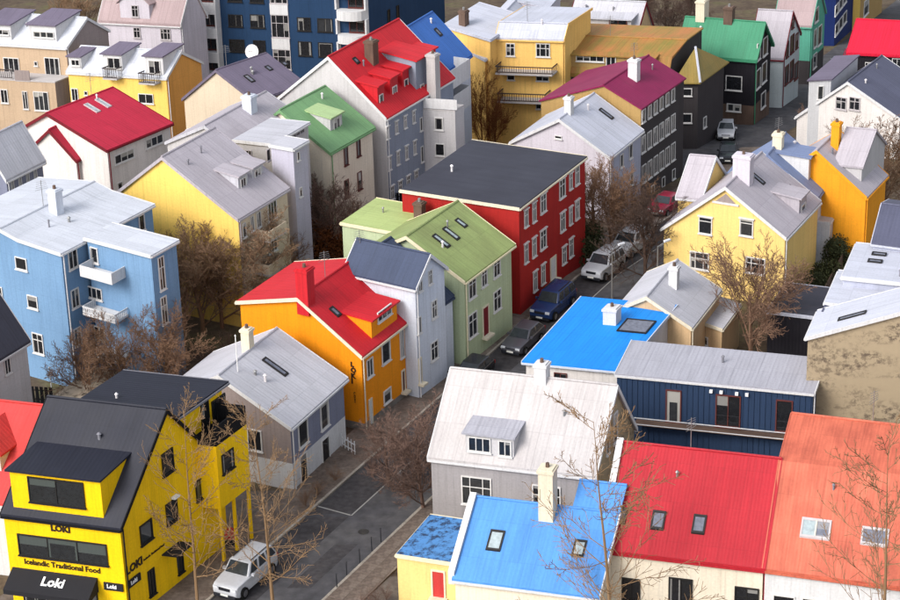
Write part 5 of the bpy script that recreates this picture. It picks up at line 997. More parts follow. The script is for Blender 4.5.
# ------------------------------------------------------------------ lettering and fittings on the restaurant
def text_obj(s, size, mat, parent, origin, xdir, out, bold=.012, rot=0.0, sx_=1.0, name='lettering', label=None):
    cu = bpy.data.curves.new('t', 'FONT'); cu.body = s; cu.size = size; cu.extrude = .015; cu.offset = bold * size; cu.resolution_u = 2
    to = bpy.data.objects.new('t', cu); COL.objects.link(to)
    bpy.context.view_layer.update()
    me = bpy.data.meshes.new_from_object(to.evaluated_get(bpy.context.evaluated_depsgraph_get()))
    bpy.data.objects.remove(to); bpy.data.curves.remove(cu)
    me.materials.clear(); me.materials.append(MATS[mat])
    o = new_obj(name, me, parent)
    X = Vector((xdir[0], xdir[1], 0)).normalized(); Z = Vector((out[0], out[1], 0)).normalized(); Yv = Vector((0, 0, 1))
    mt = Matrix((X, Yv, Z)).transposed().to_4x4()
    mt = mt @ Matrix.Rotation(rot, 4, 'Z') @ Matrix.Diagonal((sx_, 1, 1, 1))
    mt.translation = Vector(origin) + Z * .03
    o.matrix_local = mt
    if label: o['label'] = label
    return o
def face_dirs(f, face):
    o = Vector(f(0, 0, 0)); 
    if face == 'R':
        x = Vector(f(1, 0, 0)) - o; out = Vector((x.y, -x.x, 0))
    else:
        x = o - Vector(f(0, 1, 0)); out = Vector((x.y, -x.x, 0))
    return x.normalized(), out.normalized()

root, fs = ROOTS['yellow restaurant with black roof, black awning and LOKI lettering']
f, B = fs['main']
x, out = face_dirs(f, 'L')
text_obj('LOKI', .56, 'lettering', root, Vector(f(0, 4.42, 5.80)), x, out, .05)
text_obj('Icelandic Traditional Food', .50, 'lettering', root, Vector(f(0, 6.4, 3.28)), x, out, .02, sx_=.93)
# awning with its valance, brackets and white sign writing
A = MB()
def ap(t, q, z): 
    p = Vector(f(0, t, z)) + out * q
    return tuple(p)
for (za, zb_, qa, qb) in ((2.95, 2.25, .03, 1.5),):
    bt = [ap(7.2, qa, za - .05), ap(7.2, qb, zb_ - .05), ap(1.75, qb, zb_ - .05), ap(1.75, qa, za - .05)]
    tp = [ap(7.2, qa, za), ap(7.2, qb, zb_), ap(1.75, qb, zb_), ap(1.75, qa, za)]
    A.prism(bt, tp)
A.prism([ap(7.2, 1.47, 1.95), ap(7.2, 1.5, 1.95), ap(1.75, 1.5, 1.95), ap(1.75, 1.47, 1.95)], [ap(7.2, 1.47, 2.2), ap(7.2, 1.5, 2.2), ap(1.75, 1.5, 2.2), ap(1.75, 1.47, 2.2)])
A.prism([ap(1.79, .03, 2.0), ap(1.79, 1.46, 2.0), ap(1.75, 1.46, 2.0), ap(1.75, .03, 2.0)], [ap(1.79, .03, 2.88), ap(1.79, 1.46, 2.2), ap(1.75, 1.46, 2.2), ap(1.75, .03, 2.88)])
aw = A.build('awning', 'awning', root)
t = text_obj('Loki', .85, 'sign_white', aw, (0, 0, 0), x, out, .03)
sl = (Vector(ap(4, .03, 2.95)) - Vector(ap(4, 1.5, 2.25))).normalized(); nn = x.cross(sl).normalized()
mt = Matrix((x, sl, nn)).transposed().to_4x4(); mt.translation = Vector(ap(5.05, .95, 2.525)) + nn * .02; t.matrix_local = mt @ Matrix.Shear('XZ', 4, (0, 0)) 
# ground floor shop windows under the awning
for tc, w in ((5.9, 1.6), (3.9, 1.7), (2.3, .9)):
    add_window(root, f(0, tc, 1.15), radians(B['th']) + pi, w, 1.9, '2', 'black_frame')
# corner sign boards
def board(face, t0, t1, z0, z1, txt, size):
    xx, oo = face_dirs(f, face)
    M = MB(); p = (lambda t_, q, z: tuple(Vector(f(0, t_, z) if face == 'L' else f(t_, 0, z)) + oo * q))
    a_, b_ = (t1, t0) if face == 'L' else (t0, t1)
    M.prism([p(a_, .12, z0), p(b_, .12, z0), p(b_, .04, z0), p(a_, .04, z0)], [p(a_, .12, z1), p(b_, .12, z1), p(b_, .04, z1), p(a_, .04, z1)])
    s = M.build('sign_board', 'awning', root)
    text_obj(txt, size, 'sign_white', s, Vector(p(a_, .1, z0 + .16)) + xx * .2, xx, oo, .03)
board('L', .15, 1.35, 2.25, 2.75, 'Loki', .36)
board('R', .15, 1.35, 2.35, 2.85, 'Loki', .36)
x2, out2 = face_dirs(f, 'R')
text_obj('LOKI', .72, 'lettering', root, Vector(f(.15, 0, 3.25)), x2, out2, .04)
text_obj('Icelandic Traditional Food', .20, 'lettering', root, Vector(f(1.85, 0, 3.32)), x2, out2, .02)
# wall lamp, side canopy and posts of the passage
fe, E = fs['extension']
for (s_, dd) in ((.12, .12), (1.55, .12), (E['a'] - .12, .12), (E['a'] - .12, 4.0)):
    P_ = MB(); P_.box(s_ - .08, s_ + .08, dd - .08, dd + .08, 0, E['zb'] - .003, 0, fe); P_.build('post', 'yellow', root)
P_ = MB(); P_.box(-.6, E['a'], 3.4, 3.5, 0, E['zb'] - .01, 0, fe); P_.build('back_wall', 'black_wood', root)
for k, (sa_, sb_, za_, zb2) in enumerate(((-2.2, -.02, E['h'] + .16, E['h'] + 1.5), (-.02, E['a'], E['h'] + .16, E['h'] + 1.3))):
    if k == 0: continue
    P_ = MB(); P_.box(sa_, sb_, .0, .07, za_, zb2, 0, fe); P_.build('balustrade', 'black', root)
P_ = MB(); P_.box(E['a'] - .07, E['a'], .075, 3.4, E['h'] + .16, E['h'] + 1.3, 0, fe); P_.build('balustrade', 'black', root)
P_ = MB(); P_.box(3.6, 5.4, -1.0, -.02, 2.75, 2.83, 0, f); P_.box(3.65, 3.72, -1.0, -.93, 2.0, 2.75, 0, f); P_.box(5.28, 5.35, -1.0, -.93, 2.0, 2.75, 0, f); P_.build('side_canopy', 'awning', root)
P_ = MB(); P_.box(5.0, 5.5, -.28, -.02, 5.9, 6.05, 0, f); P_.build('wall_lamp', 'sign_white', root)

# vertical sign on the orange house
root, fs = ROOTS['bright orange house with scarlet roof, scarlet chimney and vertical lettering']
f, B = fs['main']; x, out = face_dirs(f, 'L')
for i, ch in enumerate('LOKI'):
    text_obj(ch, .5, 'lettering', root, Vector(f(0, .86, 4.75 - .42 * i)), x, out, .05)
text_obj('LOKI', .17, 'lettering', root, Vector(f(0, .70, 2.85)), x, out, .0, rot=-pi / 2, sx_=2.2)

# ------------------------------------------------------------------ white bays of the blue apartment block
root, fs = ROOTS['dark blue apartment block with white balcony bays']
f, B = fs['main']
def fb(M, t0, t1, q0, q1, z0, z1): 
    M.box(-q1, -q0, t0, t1, z0, z1, 0, f)
def bay(t0, t1, bands, opens, dep, nm):
    for z0, z1 in bands:
        M = MB(); fb(M, t0, t1, .003, dep, z0, z1); M.build('balcony_parapet' if nm else 'panel', 'white', root)
    for z0, z1 in opens:
        M = MB(); fb(M, t0, t0 + .18, .003, dep - .01, z0, z1); M.build('pier', 'white', root)
        M = MB(); fb(M, t1 - .18, t1, .003, dep - .01, z0, z1); M.build('pier', 'white', root)
        add_window(root, f(0, (t0 + t1) / 2 - .3, (z0 + z1) / 2), radians(B['th']) + pi, (t1 - t0) * .55, (z1 - z0) * .9, '2', 'brown_frame')
bay(16.6, 19.85, [(.0, .6), (1.69, 2.84), (4.44, 5.58), (7.17, 8.3), (9.9, 11.0), (12.6, 14.7)], [(.6, 1.69), (2.84, 4.44), (5.58, 7.17), (8.3, 9.9), (11.0, 12.6)], .9, True)
for z0, z1 in ((0, 1.0), (3.3, 4.6), (7.2, 8.4), (11, 12.2)):
    M = MB(); fb(M, 8.95, 10.95, .003, .12, z0, z1); M.build('panel', 'white', root)
for z0, z1 in ((1.0, 3.3), (4.6, 7.2), (8.4, 11.0), (12.2, 14.7)):
    add_window(root, f(0, 9.95, (z0 + z1) / 2), radians(B['th']) + pi, 2.0, z1 - z0 - .05, '6', 'grey_frame')
# rounded bay
def round_bay(t0, t1, z0, z1, dep, mat, name):
    M = MB(); n = 10; tc, hw = (t0 + t1) / 2, (t1 - t0) / 2
    ring = [( -(.003 + dep * sqrt(max(0, 1 - (abs(k)) ** 3))), tc + hw * k) for k in [-1 + 2 * i / n for i in range(n + 1)]]
    ring = [(0.0, t0)] + ring + [(0.0, t1)]
    bt = [f(a_, b_, z0) for a_, b_ in ring][::-1]; tp = [f(a_, b_, z1) for a_, b_ in ring][::-1]
    M.prism(bt, tp); return M.build(name, mat, root)
for z0, z1 in ((0, .6), (1.9, 2.9), (4.55, 5.45), (7.15, 8.2), (9.9, 11.0), (12.6, 14.75)):
    round_bay(.05, 3.45, z0, z1, 1.3, 'white', 'balcony_parapet')
for z0, z1 in ((.6, 1.9), (2.9, 4.55), (5.45, 7.15), (8.2, 9.9), (11.0, 12.6)):
    for t0 in (.05, 3.27):
        M = MB(); fb(M, t0, t0 + .18, .003, .6, z0, z1); M.build('pier', 'white', root)
    add_window(root, f(0, 1.4, (z0 + z1) / 2), radians(B['th']) + pi, 1.7, 1.5, '2', 'brown_frame')

# triangle vent of the yellow house
root, fs = ROOTS['buttery yellow house with grey roof and big white chimney behind bare tree']
f, B = fs['main']
py, pz_ = B['prof'][1]
M = MB(); tri = [(py - .8, pz_ - 1.15), (py + .8, pz_ - 1.15), (py, pz_ - .45)]
M.prism([f(-.03, a_, b_) for a_, b_ in tri][::-1], [f(.0, a_, b_) for a_, b_ in tri][::-1]); M.build('gable_vent', 'taupe', root)
M = MB(); M.box(-.09, .0, py - 1.05, py + 1.05, pz_ - 1.32, pz_ - 1.17, 0, f); M.build('sill', 'white', root)
# spot lamps over the navy house doors
root, fs = ROOTS['navy batten-clad house with grey flat roof and brown framed doors']
f, B = fs['main']
for (fc, t_, z_, w_, h_, st) in B['win']:
    if st == '2d':
        for dt in (1.1, .45, -.55, -1.2):
            M = MB(); M.box(-.2, -.05, t_ + dt - .1, t_ + dt + .1, B['h'] - .55, B['h'] - .35, 0, f); M.build('spot_lamp', 'sign_white', root)

# ------------------------------------------------------------------ cars
def bevelled(verts, faces, w, name):
    bm = bmesh.new(); vs = [bm.verts.new(v_) for v_ in verts]
    for fc in faces: bm.faces.new([vs[i] for i in fc])
    bmesh.ops.recalc_face_normals(bm, faces=bm.faces)
    bmesh.ops.bevel(bm, geom=list(bm.edges), offset=w, segments=2, profile=.6, affect='EDGES', clamp_overlap=True)
    me = bpy.data.meshes.new(name); bm.to_mesh(me); bm.free()
    for p in me.polygons: p.use_smooth = True
    return me
CAR = {}
def car_meshes(kind):
    if kind in CAR: return CAR[kind]
    if kind == 'hatch': L, Wd, belt, top, hood, ws0, ws1, rf1, rb = 4.25, 1.76, .95, 1.48, .88, 1.35, 2.0, 3.55, 4.15
    elif kind == 'suv': L, Wd, belt, top, hood, ws0, ws1, rf1, rb = 4.75, 1.92, 1.12, 1.82, 1.06, 1.35, 1.9, 4.3, 4.7
    else: L, Wd, belt, top, hood, ws0, ws1, rf1, rb = 5.0, 1.95, 1.15, 1.92, 1.05, 1.0, 1.65, 4.75, 4.97
    prof = [(0.05, .42), (0, .62), (.08, hood - .14), (.25, hood - .04), (ws0, belt + .02), (rb - .05, belt + .04), (L, belt - .1), (L - .03, .45), (L - .25, .28), (.3, .28)]
    n = len(prof)
    hw = Wd / 2
    def y_at(xx): return hw * (1 - .16 * max(0, (.7 - xx) / .7) ** 2 - .10 * max(0, (xx - L + .5) / .5) ** 2)
    V, F = [], []
    for s in (-1, 1):
        for (xx, z) in prof: V.append((xx, s * y_at(xx) * (1 - .05 * max(0, (z - .7))), z))
    F.append(list(range(n))); F.append(list(range(2 * n - 1, n - 1, -1)))
    for i in range(n): j = (i + 1) % n; F.append([i, j, n + j, n + i])
    body = bevelled(V, F, .085, 'body')
    # cabin: pillars + roof, glass set slightly proud of it
    tb, tt = hw * .93, hw * .76
    cab = [(ws0, tb, belt), (rb, tb * .97, belt), (rf1, tt, top), (ws1, tt, top)]
    V = [(a_, -b_, c) for a_, b_, c in cab] + [(a_, b_, c) for a_, b_, c in cab]
    F = [[0, 1, 2, 3], [7, 6, 5, 4], [0, 4, 5, 1], [1, 5, 6, 2], [2, 6, 7, 3], [3, 7, 4, 0]]
    cabin = bevelled(V, F, .09, 'cabin')
    def quad(p, q, r, s_, m_, off):
        P4 = [Vector(k) for k in (p, q, r, s_)]; c = sum(P4, Vector()) / 4
        nrm = (P4[1] - P4[0]).cross(P4[3] - P4[0]).normalized()
        lo = [c + (k - c) * m_ for k in P4]; M = MB()
        M.prism([k - nrm * .01 for k in lo], [k + nrm * off for k in lo]); return M.mesh('glass')
    gl = []
    gl.append(('windscreen', quad((ws0, tb, belt), (ws0, -tb, belt), (ws1, -tt, top), (ws1, tt, top), .87, .012)))
    gl.append(('rear_window', quad((rb, -tb * .97, belt), (rb, tb * .97, belt), (rf1, tt, top), (rf1, -tt, top), .8, .012)))
    for s in (-1, 1):
        nw = 2 if kind != 'suv' else 3
        for k in range(nw):
            def lp(a_, b_, t_): return a_ + (b_ - a_) * t_
            t0, t1 = k / nw + .02, (k + 1) / nw - .02
            p0 = (lp(ws0 + .1, rb - .06, t0), s * tb, belt + .03); p1 = (lp(ws0 + .1, rb - .06, t1), s * tb, belt + .03)
            p2 = (lp(ws1 + .05, rf1 - .05, t1), s * tt, top); p3 = (lp(ws1 + .05, rf1 - .05, t0), s * tt, top)
            q_ = (p0, p1, p2, p3) if s < 0 else (p1, p0, p3, p2)
            gl.append(('side_window', quad(*q_, .84, .014)))
    r = .32 if kind == 'hatch' else .37
    ty = MB(); ty.tube((0, -.11, 0), (0, .11, 0), r, n=16); ri = MB(); ri.tube((0, -.125, 0), (0, .125, 0), r * .62, n=12)
    lt = MB(); lt.box(-.06, .1, -.17, .17, -.08, .08); tl = MB(); tl.box(-.06, .05, -.12, .12, -.12, .12)
    gr = MB(); gr.box(-.02, .05, -.4, .4, -.09, .09); pl = MB(); pl.box(-.015, .03, -.26, .26, -.06, .06); mr = MB(); mr.box(-.08, .08, -.1, .1, -.07, .07); bp = MB(); bp.box(-.06, .1, -hw * .8, hw * .8, -.1, .1)
    CAR[kind] = dict(L=L, hw=hw, body=body, cabin=cabin, gl=gl, r=r, ty=ty.mesh('tyre'), ri=ri.mesh('rim'), lt=lt.mesh('headlight'), tl=tl.mesh('taillight'), gr=gr.mesh('grille'), pl=pl.mesh('plate'), mr=mr.mesh('mirror'), bp=bp.mesh('bumper'), hood=hood, ws0=ws0, belt=belt, y=y_at, top=top, rf1=rf1, ws1=ws1, tt=tt)
    return CAR[kind]
def make_car(kind, px, py, az, mt, label):
    c = car_meshes(kind); az = radians(az)
    dx, dy = cos(az), sin(az)                       # heading of the bonnet
    root = empty('parked_car', (px, py, gz(px, py) + .015), az + pi, label, 'car', 'parked cars')
    # slope of the hill
    slope = (gz(px + dx, py + dy) - gz(px - dx, py - dy)) / 2
    root.rotation_euler = (0, atan2(slope, 1.0), az + pi)
    L, hw = c['L'], c['hw']
    def part(name, me, mat, loc, par=None, ro=None):
        o = new_obj(name, me, par or root)
        if not me.materials: me.materials.append(MATS[mat])
        o.material_slots[0].link = 'OBJECT'; o.material_slots[0].material = MATS[mat]
        o.location = loc
        if ro: o.rotation_euler = ro
        return o
    ox = -L / 2
    body = part('body', c['body'], mt, (ox, 0, 0)); cab = part('cabin', c['cabin'], mt, (ox, 0, 0))
    for nm, me in c['gl']: part(nm, me, 'car_glass', (ox, 0, 0), None)
    for xx in (.82, L - .85):
        for s in (-1, 1):
            w = part('wheel', c['ty'], 'tyre', (ox + xx, s * (hw - .09), c['r'])); part('rim', c['ri'], 'rim', (0, 0, 0), w)
    for s in (-1, 1):
        part('headlight', c['lt'], 'lamp_glass', (ox + .08, s * hw * .66, c['hood'] - .2)); part('taillight', c['tl'], 'tail_red', (ox + L - .03, s * hw * .78, c['belt'] - .18)); part('mirror', c['mr'], mt, (ox + c['ws0'] + .35, s * (hw + .06), c['belt'] + .08))
    part('grille', c['gr'], 'car_dark', (ox + .04, 0, c['hood'] - .26)); part('number_plate', c['pl'], 'plate', (ox - .02, 0, .45)); part('bumper', c['bp'], 'car_dark', (ox + .03, 0, .38))
    if kind == 'suv':
        for s in (-1, 1):
            M = MB(); M.tube((c['ws1'] + .2, s * c['tt'] * .85, c['top'] + .05), (c['rf1'] - .2, s * c['tt'] * .85, c['top'] + .05), .03, n=5); o = M.build('roof_rail', 'car_dark', root); o.location = (ox, 0, 0)
for cr in CARS: make_car(*cr)

# ------------------------------------------------------------------ bare trees and shrubs
class Branches:
    def __init__(s): s.v, s.f = [], []
    def seg(s, p, q, r0, r1, n):
        d = q - p
        if d.length < 1e-6: return
        d.normalize(); a = d.orthogonal().normalized(); c = d.cross(a); b0 = len(s.v)
        for (pt, r) in ((p, r0), (q, r1)):
            for i in range(n):
                an = 2 * pi * i / n; w = pt + a * (cos(an) * r) + c * (sin(an) * r); s.v.append((w.x, w.y, w.z))
        for i in range(n):
            j = (i + 1) % n; s.f.append((b0 + i, b0 + j, b0 + n + j, b0 + n + i))
    def mesh(s, name):
        me = bpy.data.meshes.new(name); me.from_pydata(s.v, [], s.f); me.update(); return me
def rnd_dir(rg, d, ang):
    a = d.orthogonal().normalized(); c = d.cross(a); t = rg.uniform(0, 2 * pi)
    return (d * cos(ang) + (a * cos(t) + c * sin(t)) * sin(ang)).normalized()
def grow(rg, T, K, p, d, L, r, lev, maxlev, cfg):
    n = 4 if lev < 2 else (3 if lev < maxlev else 2)
    if lev == 0: n = cfg['tseg']
    pts = [p]; dirs = [d]; rs = [r]
    for i in range(n):
        d = (d + Vector((rg.uniform(-1, 1), rg.uniform(-1, 1), rg.uniform(-.6, 1))) * cfg['wig'][min(lev, 3)] + Vector((0, 0, cfg['up'][min(lev, 3)]))).normalized()
        p = p + d * (L / n); rr = r * (1 - (i + 1) / n * (.80 if lev > 0 else cfg['taper']))
        (T if lev < 2 else K).seg(pts[-1], p, rs[-1], max(rr, .009), 6 if lev == 0 else (4 if lev == 1 else 3))
        pts.append(p); dirs.append(d); rs.append(max(rr, .009))
    if lev >= maxlev: return
    cn = cfg['kids'][lev]
    for k in range(cn):
        t = cfg['start'][min(lev, 3)] + (1 - cfg['start'][min(lev, 3)]) * ((k + rg.random()) / cn)
        i = min(n - 1, int(t * n)); fr = t * n - i
        pos = pts[i].lerp(pts[i + 1], fr); dd = rnd_dir(rg, dirs[i + 1], radians(rg.uniform(*cfg['ang'][min(lev, 3)])))
        ln = L * cfg['ratio'][min(lev, 3)] * rg.uniform(.7, 1.2) * (1.15 - cfg['cone'] * t if lev == 0 else 1 - .4 * t)
        grow(rg, T, K, pos, dd, ln, max(.011, rs[i] * cfg['rr'] * rg.uniform(.7, 1)), lev + 1, maxlev, cfg)
CFG = {
 'larch': dict(tseg=10, taper=.95, wig=[.03, .09, .16, .2], up=[.02, .06, .05, .0], kids=[32, 8, 4], start=[.15, .15, .1, .1], ang=[(50, 85), (20, 50), (25, 60), (30, 60)], ratio=[.38, .42, .42, .5], cone=.80, rr=.34, depth=3, r=.016),
 'round': dict(tseg=4, taper=.5, wig=[.10, .16, .2, .25], up=[.05, .11, .09, .05], kids=[13, 9, 8, 6], start=[.12, .15, .1, .1], ang=[(20, 62), (20, 52), (22, 60), (25, 65)], ratio=[.85, .58, .5, .5], cone=.4, rr=.55, depth=4, r=.032),
 'shrub': dict(tseg=2, taper=.5, wig=[.15, .2, .25, .3], up=[.05, .05, .04, .02], kids=[14, 9, 8, 5], start=[.05, .1, .1, .1], ang=[(15, 80), (25, 65), (25, 70), (25, 70)], ratio=[1.1, .6, .55, .5], cone=.2, rr=.6, depth=3, r=.04),
}
TM = {}
def tree_mesh(kind, var):
    if (kind, var) in TM: return TM[(kind, var)]
    rg = random.Random(100 * var + len(kind) * 7 + 3); cfg = CFG[kind]; T, K = Branches(), Branches()
    L0 = {'larch': 1.0, 'round': .46, 'shrub': .45}[kind]
    sc = 10.0
    grow(rg, T, K, Vector((0, 0, -.02 * sc)), Vector((0, 0, 1)), L0 * sc, cfg['r'] * L0 * sc * (.6 if kind == 'larch' else .9), 0, cfg['depth'], cfg)
    top = max(max(v_[2] for v_ in T.v), max(v_[2] for v_ in K.v))
    for b in (T, K): b.v = [(x_ / top, y_ / top, z_ / top) for x_, y_, z_ in b.v]
    TM[(kind, var)] = (T.mesh('trunk'), K.mesh('crown'))
    return TM[(kind, var)]
def place_tree(kind, x_, y_, z_, h, ws, mt, label, grp, i, name, cat):
    tm, km = tree_mesh(kind, i % 3)
    root = empty(name, (x_, y_, z_), (i * 2.399) % 6.28, label, cat, grp)
    for nm, me in (('trunk', tm), ('crown', km)):
        o = new_obj(nm, me, root)
        if not me.materials: me.materials.append(MATS[mt])
        o.material_slots[0].link = 'OBJECT'; o.material_slots[0].material = MATS[mt]
        o.scale = (h * ws, h * ws, h)
    return root
for i, t_ in enumerate(TREES): place_tree(*t_, i, 'bare_tree', 'tree')
# leafy shrubs: many small leaf faces through the volume
def leaf_mesh(var):
    rg = random.Random(50 + var); V, F = [], []
    lobes = [(rg.uniform(-.35, .35), rg.uniform(-.35, .35), rg.uniform(.25, .75), rg.uniform(.22, .36)) for _ in range(9)]
    for k in range(2600):
        lx, ly, lz, lr = lobes[k % 9]
        d = Vector((rg.gauss(0, 1), rg.gauss(0, 1), rg.gauss(0, 1))).normalized() * lr * rg.uniform(.55, 1.05)
        c = Vector((lx, ly, lz)) + d; c.z = max(.02, c.z)
        a = Vector((rg.gauss(0, 1), rg.gauss(0, 1), rg.gauss(0, 1))).normalized(); b = a.orthogonal().normalized(); s_ = rg.uniform(.025, .05)
        n0 = len(V); V += [tuple(c - a * s_), tuple(c + b * s_ * .5), tuple(c + a * s_), tuple(c - b * s_ * .5)]; F.append((n0, n0 + 1, n0 + 2, n0 + 3))
    me = bpy.data.meshes.new('foliage'); me.from_pydata(V, [], F); me.update(); return me
LM = [leaf_mesh(0), leaf_mesh(1)]
for i, (x_, y_, z_, h, mt, label, grp) in enumerate(SHRUBS):
    if mt.startswith('leaf'):
        root = empty('shrub', (x_, y_, z_), i * 1.3, label, 'shrub', grp)
        o = new_obj('foliage', LM[i % 2], root)
        if not LM[i % 2].materials: LM[i % 2].materials.append(MATS[mt])
        o.material_slots[0].link = 'OBJECT'; o.material_slots[0].material = MATS[mt]; o.scale = (h * .95, h * .95, h * 1.0)
        tm, km = tree_mesh('shrub', i % 3); o = new_obj('stems', tm, root); o.scale = (h * .6, h * .6, h * .8); 
        if not tm.materials: tm.materials.append(MATS['bark_dark'])
        o.material_slots[0].link = 'OBJECT'; o.material_slots[0].material = MATS['bark_dark']
    else: place_tree('shrub', x_, y_, z_, h, 1.0, mt, label, grp, i, 'shrub', 'shrub')

# ------------------------------------------------------------------ street furniture
for k, (x_, y_, h, label) in enumerate(LAMPS):
    root = empty('street_lamp', (x_, y_, gz(x_, y_)), .6, label, 'lamp'); h = max(h, 4.2)
    M = MB(); M.tube((0, 0, -.2), (0, 0, h), .07, .04, 8); M.build('post', 'steel', root)
    for s in ((1,) if k < 2 else (1, -1)):
        M = MB(); M.tube((0, 0, h - .05), (s * .9, 0, h + .2), .03, n=6); M.build('arm', 'steel', root)
        M = MB(); M.box(s * .9 - .28, s * .9 + .28, -.1, .1, h + .15, h + .27); M.build('lamp_head', 'lamp_glass', root)
for (x_, y_) in BOLLARDS:
    root = empty('bollard', (x_, y_, .12), 0, 'thin dark iron bollard along the pavement edge by the shed', 'bollard', 'bollards along the kerb')
    M = MB(); M.tube((0, 0, -.05), (0, 0, .9), .035, .03, 8); M.build('post', 'car_dark', root); M = MB(); M.tube((0, 0, .9), (0, 0, .97), .05, .02, 8); M.build('cap', 'car_dark', root)
for ((x_, y_), h, label) in POLES:
    root = empty('pole', (x_, y_, gz(x_, y_)), 0, label, 'pole')
    M = MB(); M.tube((0, 0, -.2), (0, 0, h), .05, .03, 8); M.build('post', 'sign_white', root); M = MB(); M.tube((0, 0, h), (0, 0, h + .09), .06, .02, 8); M.build('finial', 'sign_white', root)
for ((xa, ya), (xb, yb), h, mt, label) in FENCES:
    d = Vector((xb - xa, yb - ya, 0)); Ln = d.length
    root = empty('fence', (xa, ya, gz(xa, ya)), atan2(d.y, d.x), label, 'fence'); sl = (gz(xb, yb) - gz(xa, ya)) / Ln
    n = max(4, int(Ln / .3))
    M = MB(); M.box(-.03, .03, -.02, .02, -.1, h); bm_ = M.mesh('board')
    M2 = MB(); M2.box(-.12, .12, -.015, .015, -.1, h); bw = M2.mesh('board')
    src = bm_ if mt == 'white' else bw
    src.materials.append(MATS[mt])
    for i in range(n + 1):
        o = new_obj('board', src, root); o.location = (Ln * i / n, 0, sl * Ln * i / n)
    for z_ in (.3, h - .3):
        M = MB(); M.tube((0, .045, z_), (Ln, .045, z_ + sl * Ln), .04, n=4); M.build('rail', mt, root)
# parasols
x_, y_ = RED_PARASOL
root = empty('parasol', (x_, y_, gz(x_, y_)), 0, 'orange-red open parasol behind the flat slate roof', 'parasol')
M = MB(); M.tube((0, 0, 0), (0, 0, 2.5), .03, n=6); M.build('pole', 'steel', root)
M = MB(); 
for i in range(8):
    a0, a1 = i * pi / 4, (i + 1) * pi / 4; M.poly([(1.5 * cos(a0), 1.5 * sin(a0), 2.1), (1.5 * cos(a1), 1.5 * sin(a1), 2.1), (0, 0, 2.75)])
M.build('canopy', 'red_canvas', root)
x_, y_ = WHITE_PARASOL
root = empty('parasol', (x_, y_, gz(x_, y_)), 0, 'white folded parasol below the long balconies', 'parasol')
M = MB(); M.tube((0, 0, 0), (0, 0, 3.2), .03, n=6); M.build('pole', 'steel', root)
M = MB(); M.tube((0, 0, 1.0), (0, 0, 2.6), .34, .26, 8); M.tube((0, 0, 2.6), (0, 0, 3.15), .26, .03, 8); M.build('canopy', 'parasol', root)
# satellite dishes on the roofs
for k, (x_, y_, z_) in enumerate(DISHES):
    root = empty('satellite_dish', (x_, y_, z_), 0, ('grey satellite dish on the grey-violet roof ridge', 'white satellite dish beside the crimson roof eave')[k], 'dish')
    M = MB(); M.tube((0, 0, -2.2), (0, 0, .9), .06, n=6); M.build('mast', 'steel', root)
    M = MB(); R_ = .85; prev = None
    c0 = Vector((0, -.12, .9)); ax_ = Vector((-.35, -.9, .35)).normalized(); ea = ax_.orthogonal().normalized(); eb = ax_.cross(ea)
    for rr, dz in ((.0, 0), (.35, .03), (.7, .13)):
        ring = [c0 + ax_ * (dz) + (ea * cos(i * pi / 8) + eb * sin(i * pi / 8)) * rr for i in range(16)]
        if prev:
            for i in range(16): M.poly([prev[i], prev[(i + 1) % 16], ring[(i + 1) % 16], ring[i]])
        prev = ring
    M.build('reflector', 'dish', root)
    M = MB(); M.tube(c0, c0 + ax_ * .75, .02, n=5); M.tube(c0 + ax_ * .7, c0 + ax_ * .85, .06, n=6); M.build('feed_arm', 'steel', root)
# flower tub in front of the passage
root = empty('flower_tub', (-14.2, 126.4, .12), 0, 'round tub of bright red flowers before the restaurant passage', 'planter')
M = MB(); M.tube((0, 0, 0), (0, 0, .5), .35, .42, 10); M.build('tub', 'car_dark', root)
rg = random.Random(4); V, F = [], []
for k in range(500):
    d = Vector((rg.gauss(0, 1), rg.gauss(0, 1), abs(rg.gauss(0, 1)))).normalized() * .55 * rg.uniform(.6, 1); c = Vector((0, 0, .5)) + d
    a = Vector((rg.gauss(0, 1), rg.gauss(0, 1), rg.gauss(0, 1))).normalized(); b = a.orthogonal().normalized(); s_ = .06; n0 = len(V)
    V += [tuple(c - a * s_), tuple(c + b * s_), tuple(c + a * s_), tuple(c - b * s_)]; F.append((n0, n0 + 1, n0 + 2, n0 + 3))
me = bpy.data.meshes.new('flowers'); me.from_pydata(V, [], F); new_obj('flowers', me, root, ('flower_red',))

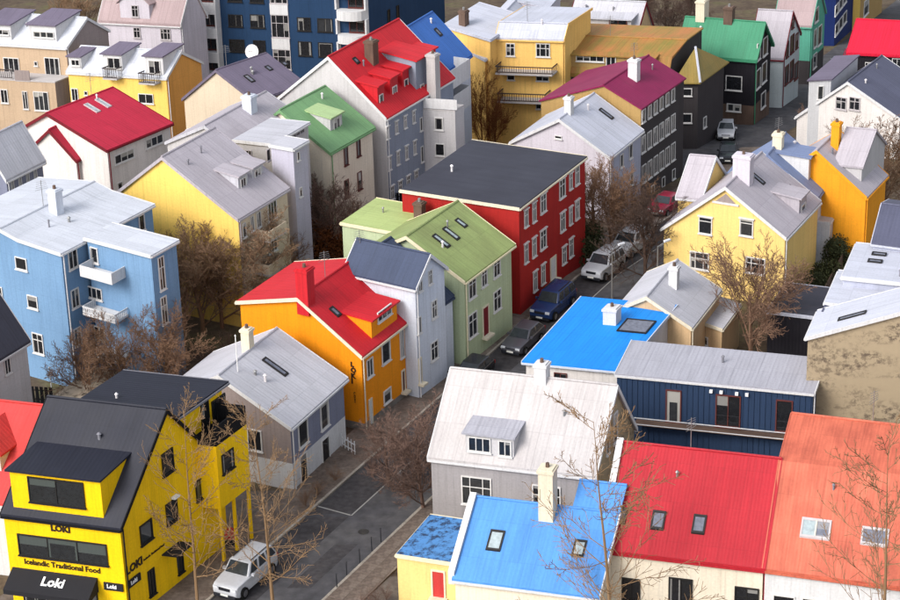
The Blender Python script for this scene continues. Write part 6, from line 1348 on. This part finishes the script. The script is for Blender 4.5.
# ------------------------------------------------------------------ roof vents, aerials, bins, patches
rg = random.Random(21)
for lab, (root, fs) in ROOTS.items():
    k = 0
    for nm, (f, B) in fs.items():
        if B['ax'] not in ('x', 'y', 'f') or nm in ('porch', 'lean_to', 'dormer_block', 'roof_box', 'front_parapet'): continue
        pr = B['prof']
        if B['a'] * B['b'] < 25: continue
        for q in range(rg.choice((0, 1, 1, 2))):
            seg = 0; (t0, z0), (t1, z1) = pr[seg], pr[seg + 1]
            if t1 - t0 < .8: continue
            tt = t0 + (t1 - t0) * rg.uniform(.55, .9); zz = z0 + (z1 - z0) * (tt - t0) / (t1 - t0) + .1
            e_ = rg.uniform(.15, .85) * (B['b'] if B['ax'] == 'y' else B['a'])
            c = f(tt, e_, zz) if B['ax'] == 'y' else f(e_, tt, zz)
            M = MB(); hh = rg.uniform(.3, .6); r_ = rg.uniform(.06, .1); M.tube((c[0], c[1], zz - .1), (c[0], c[1], zz + hh), r_, n=8); M.tube((c[0], c[1], zz + hh), (c[0], c[1], zz + hh + .1), r_ * 1.7, r_ * .6, 8)
            M.build('roof_vent', rg.choice(('steel', 'grey_trim', 'dish')), root)
        if k == 0 and rg.random() < .6 and len(pr) > 2:
            km = max(range(len(pr)), key=lambda i_: pr[i_][1]); t_, z_ = pr[km]; e_ = rg.uniform(.1, .9) * (B['b'] if B['ax'] == 'y' else B['a'])
            c = f(t_, e_, z_) if B['ax'] == 'y' else f(e_, t_, z_)
            M = MB(); M.tube((c[0], c[1], z_), (c[0], c[1], z_ + 2.2), .025, n=5)
            for i_ in range(5):
                w_ = .45 - i_ * .05; M.tube((c[0] - w_, c[1] + .2, z_ + 1.5 + i_ * .15), (c[0] + w_, c[1] - .2, z_ + 1.5 + i_ * .15), .014, n=4)
            M.build('aerial', 'steel', root)
        k += 1
strip('parking_lane', -70.28, -67.8, 118, 129.5, 0, .016, 'asphalt_old'); strip('parking_lane', -70.28, -67.8, 129.9, 205, 0, .016, 'asphalt_old')
for (nv, y_, ln, wd) in ((-66.2, 121, 5, 1.3), (-65.4, 133, 3, 1.0), (-66.6, 141, 6, .7), (-66, 158, 4, 1.2)):
    strip('road_patch', nv - wd / 2, nv + wd / 2, y_, y_ + ln, 0, .018, 'asphalt_old')
for (nv, y_) in ((-66.0, 127.5), (-65.2, 137.0), (-66.5, 149.0)):
    M = MB(); M.poly([(sx(nv, y_) + .36 * cos(i * pi / 8), y_ + .36 * sin(i * pi / 8), .022) for i in range(16)]); M.build('manhole_cover', 'manhole', kind='structure')
# paving slabs along the near pavement: joints as real gaps between single slabs
pv = [o for o in bpy.data.objects if o.name.startswith('pavement')]
M = MB(); M.box(-.46, .46, -.46, .46, -.02, .012); slab = M.mesh('paving_slab'); slab.materials.append(MATS['paving'])
for row in range(2):
    for i in range(44):
        s_ = 118 + i * .96; nv = -63.5 + row * .97
        y_ = s_; o = new_obj('paving_slab', slab, pv[-1]); o.location = (sx(nv, y_ + row * .5), y_ + row * .5, .125 + rg.uniform(-.004, .006)); o.rotation_euler = (0, 0, radians(61.5))
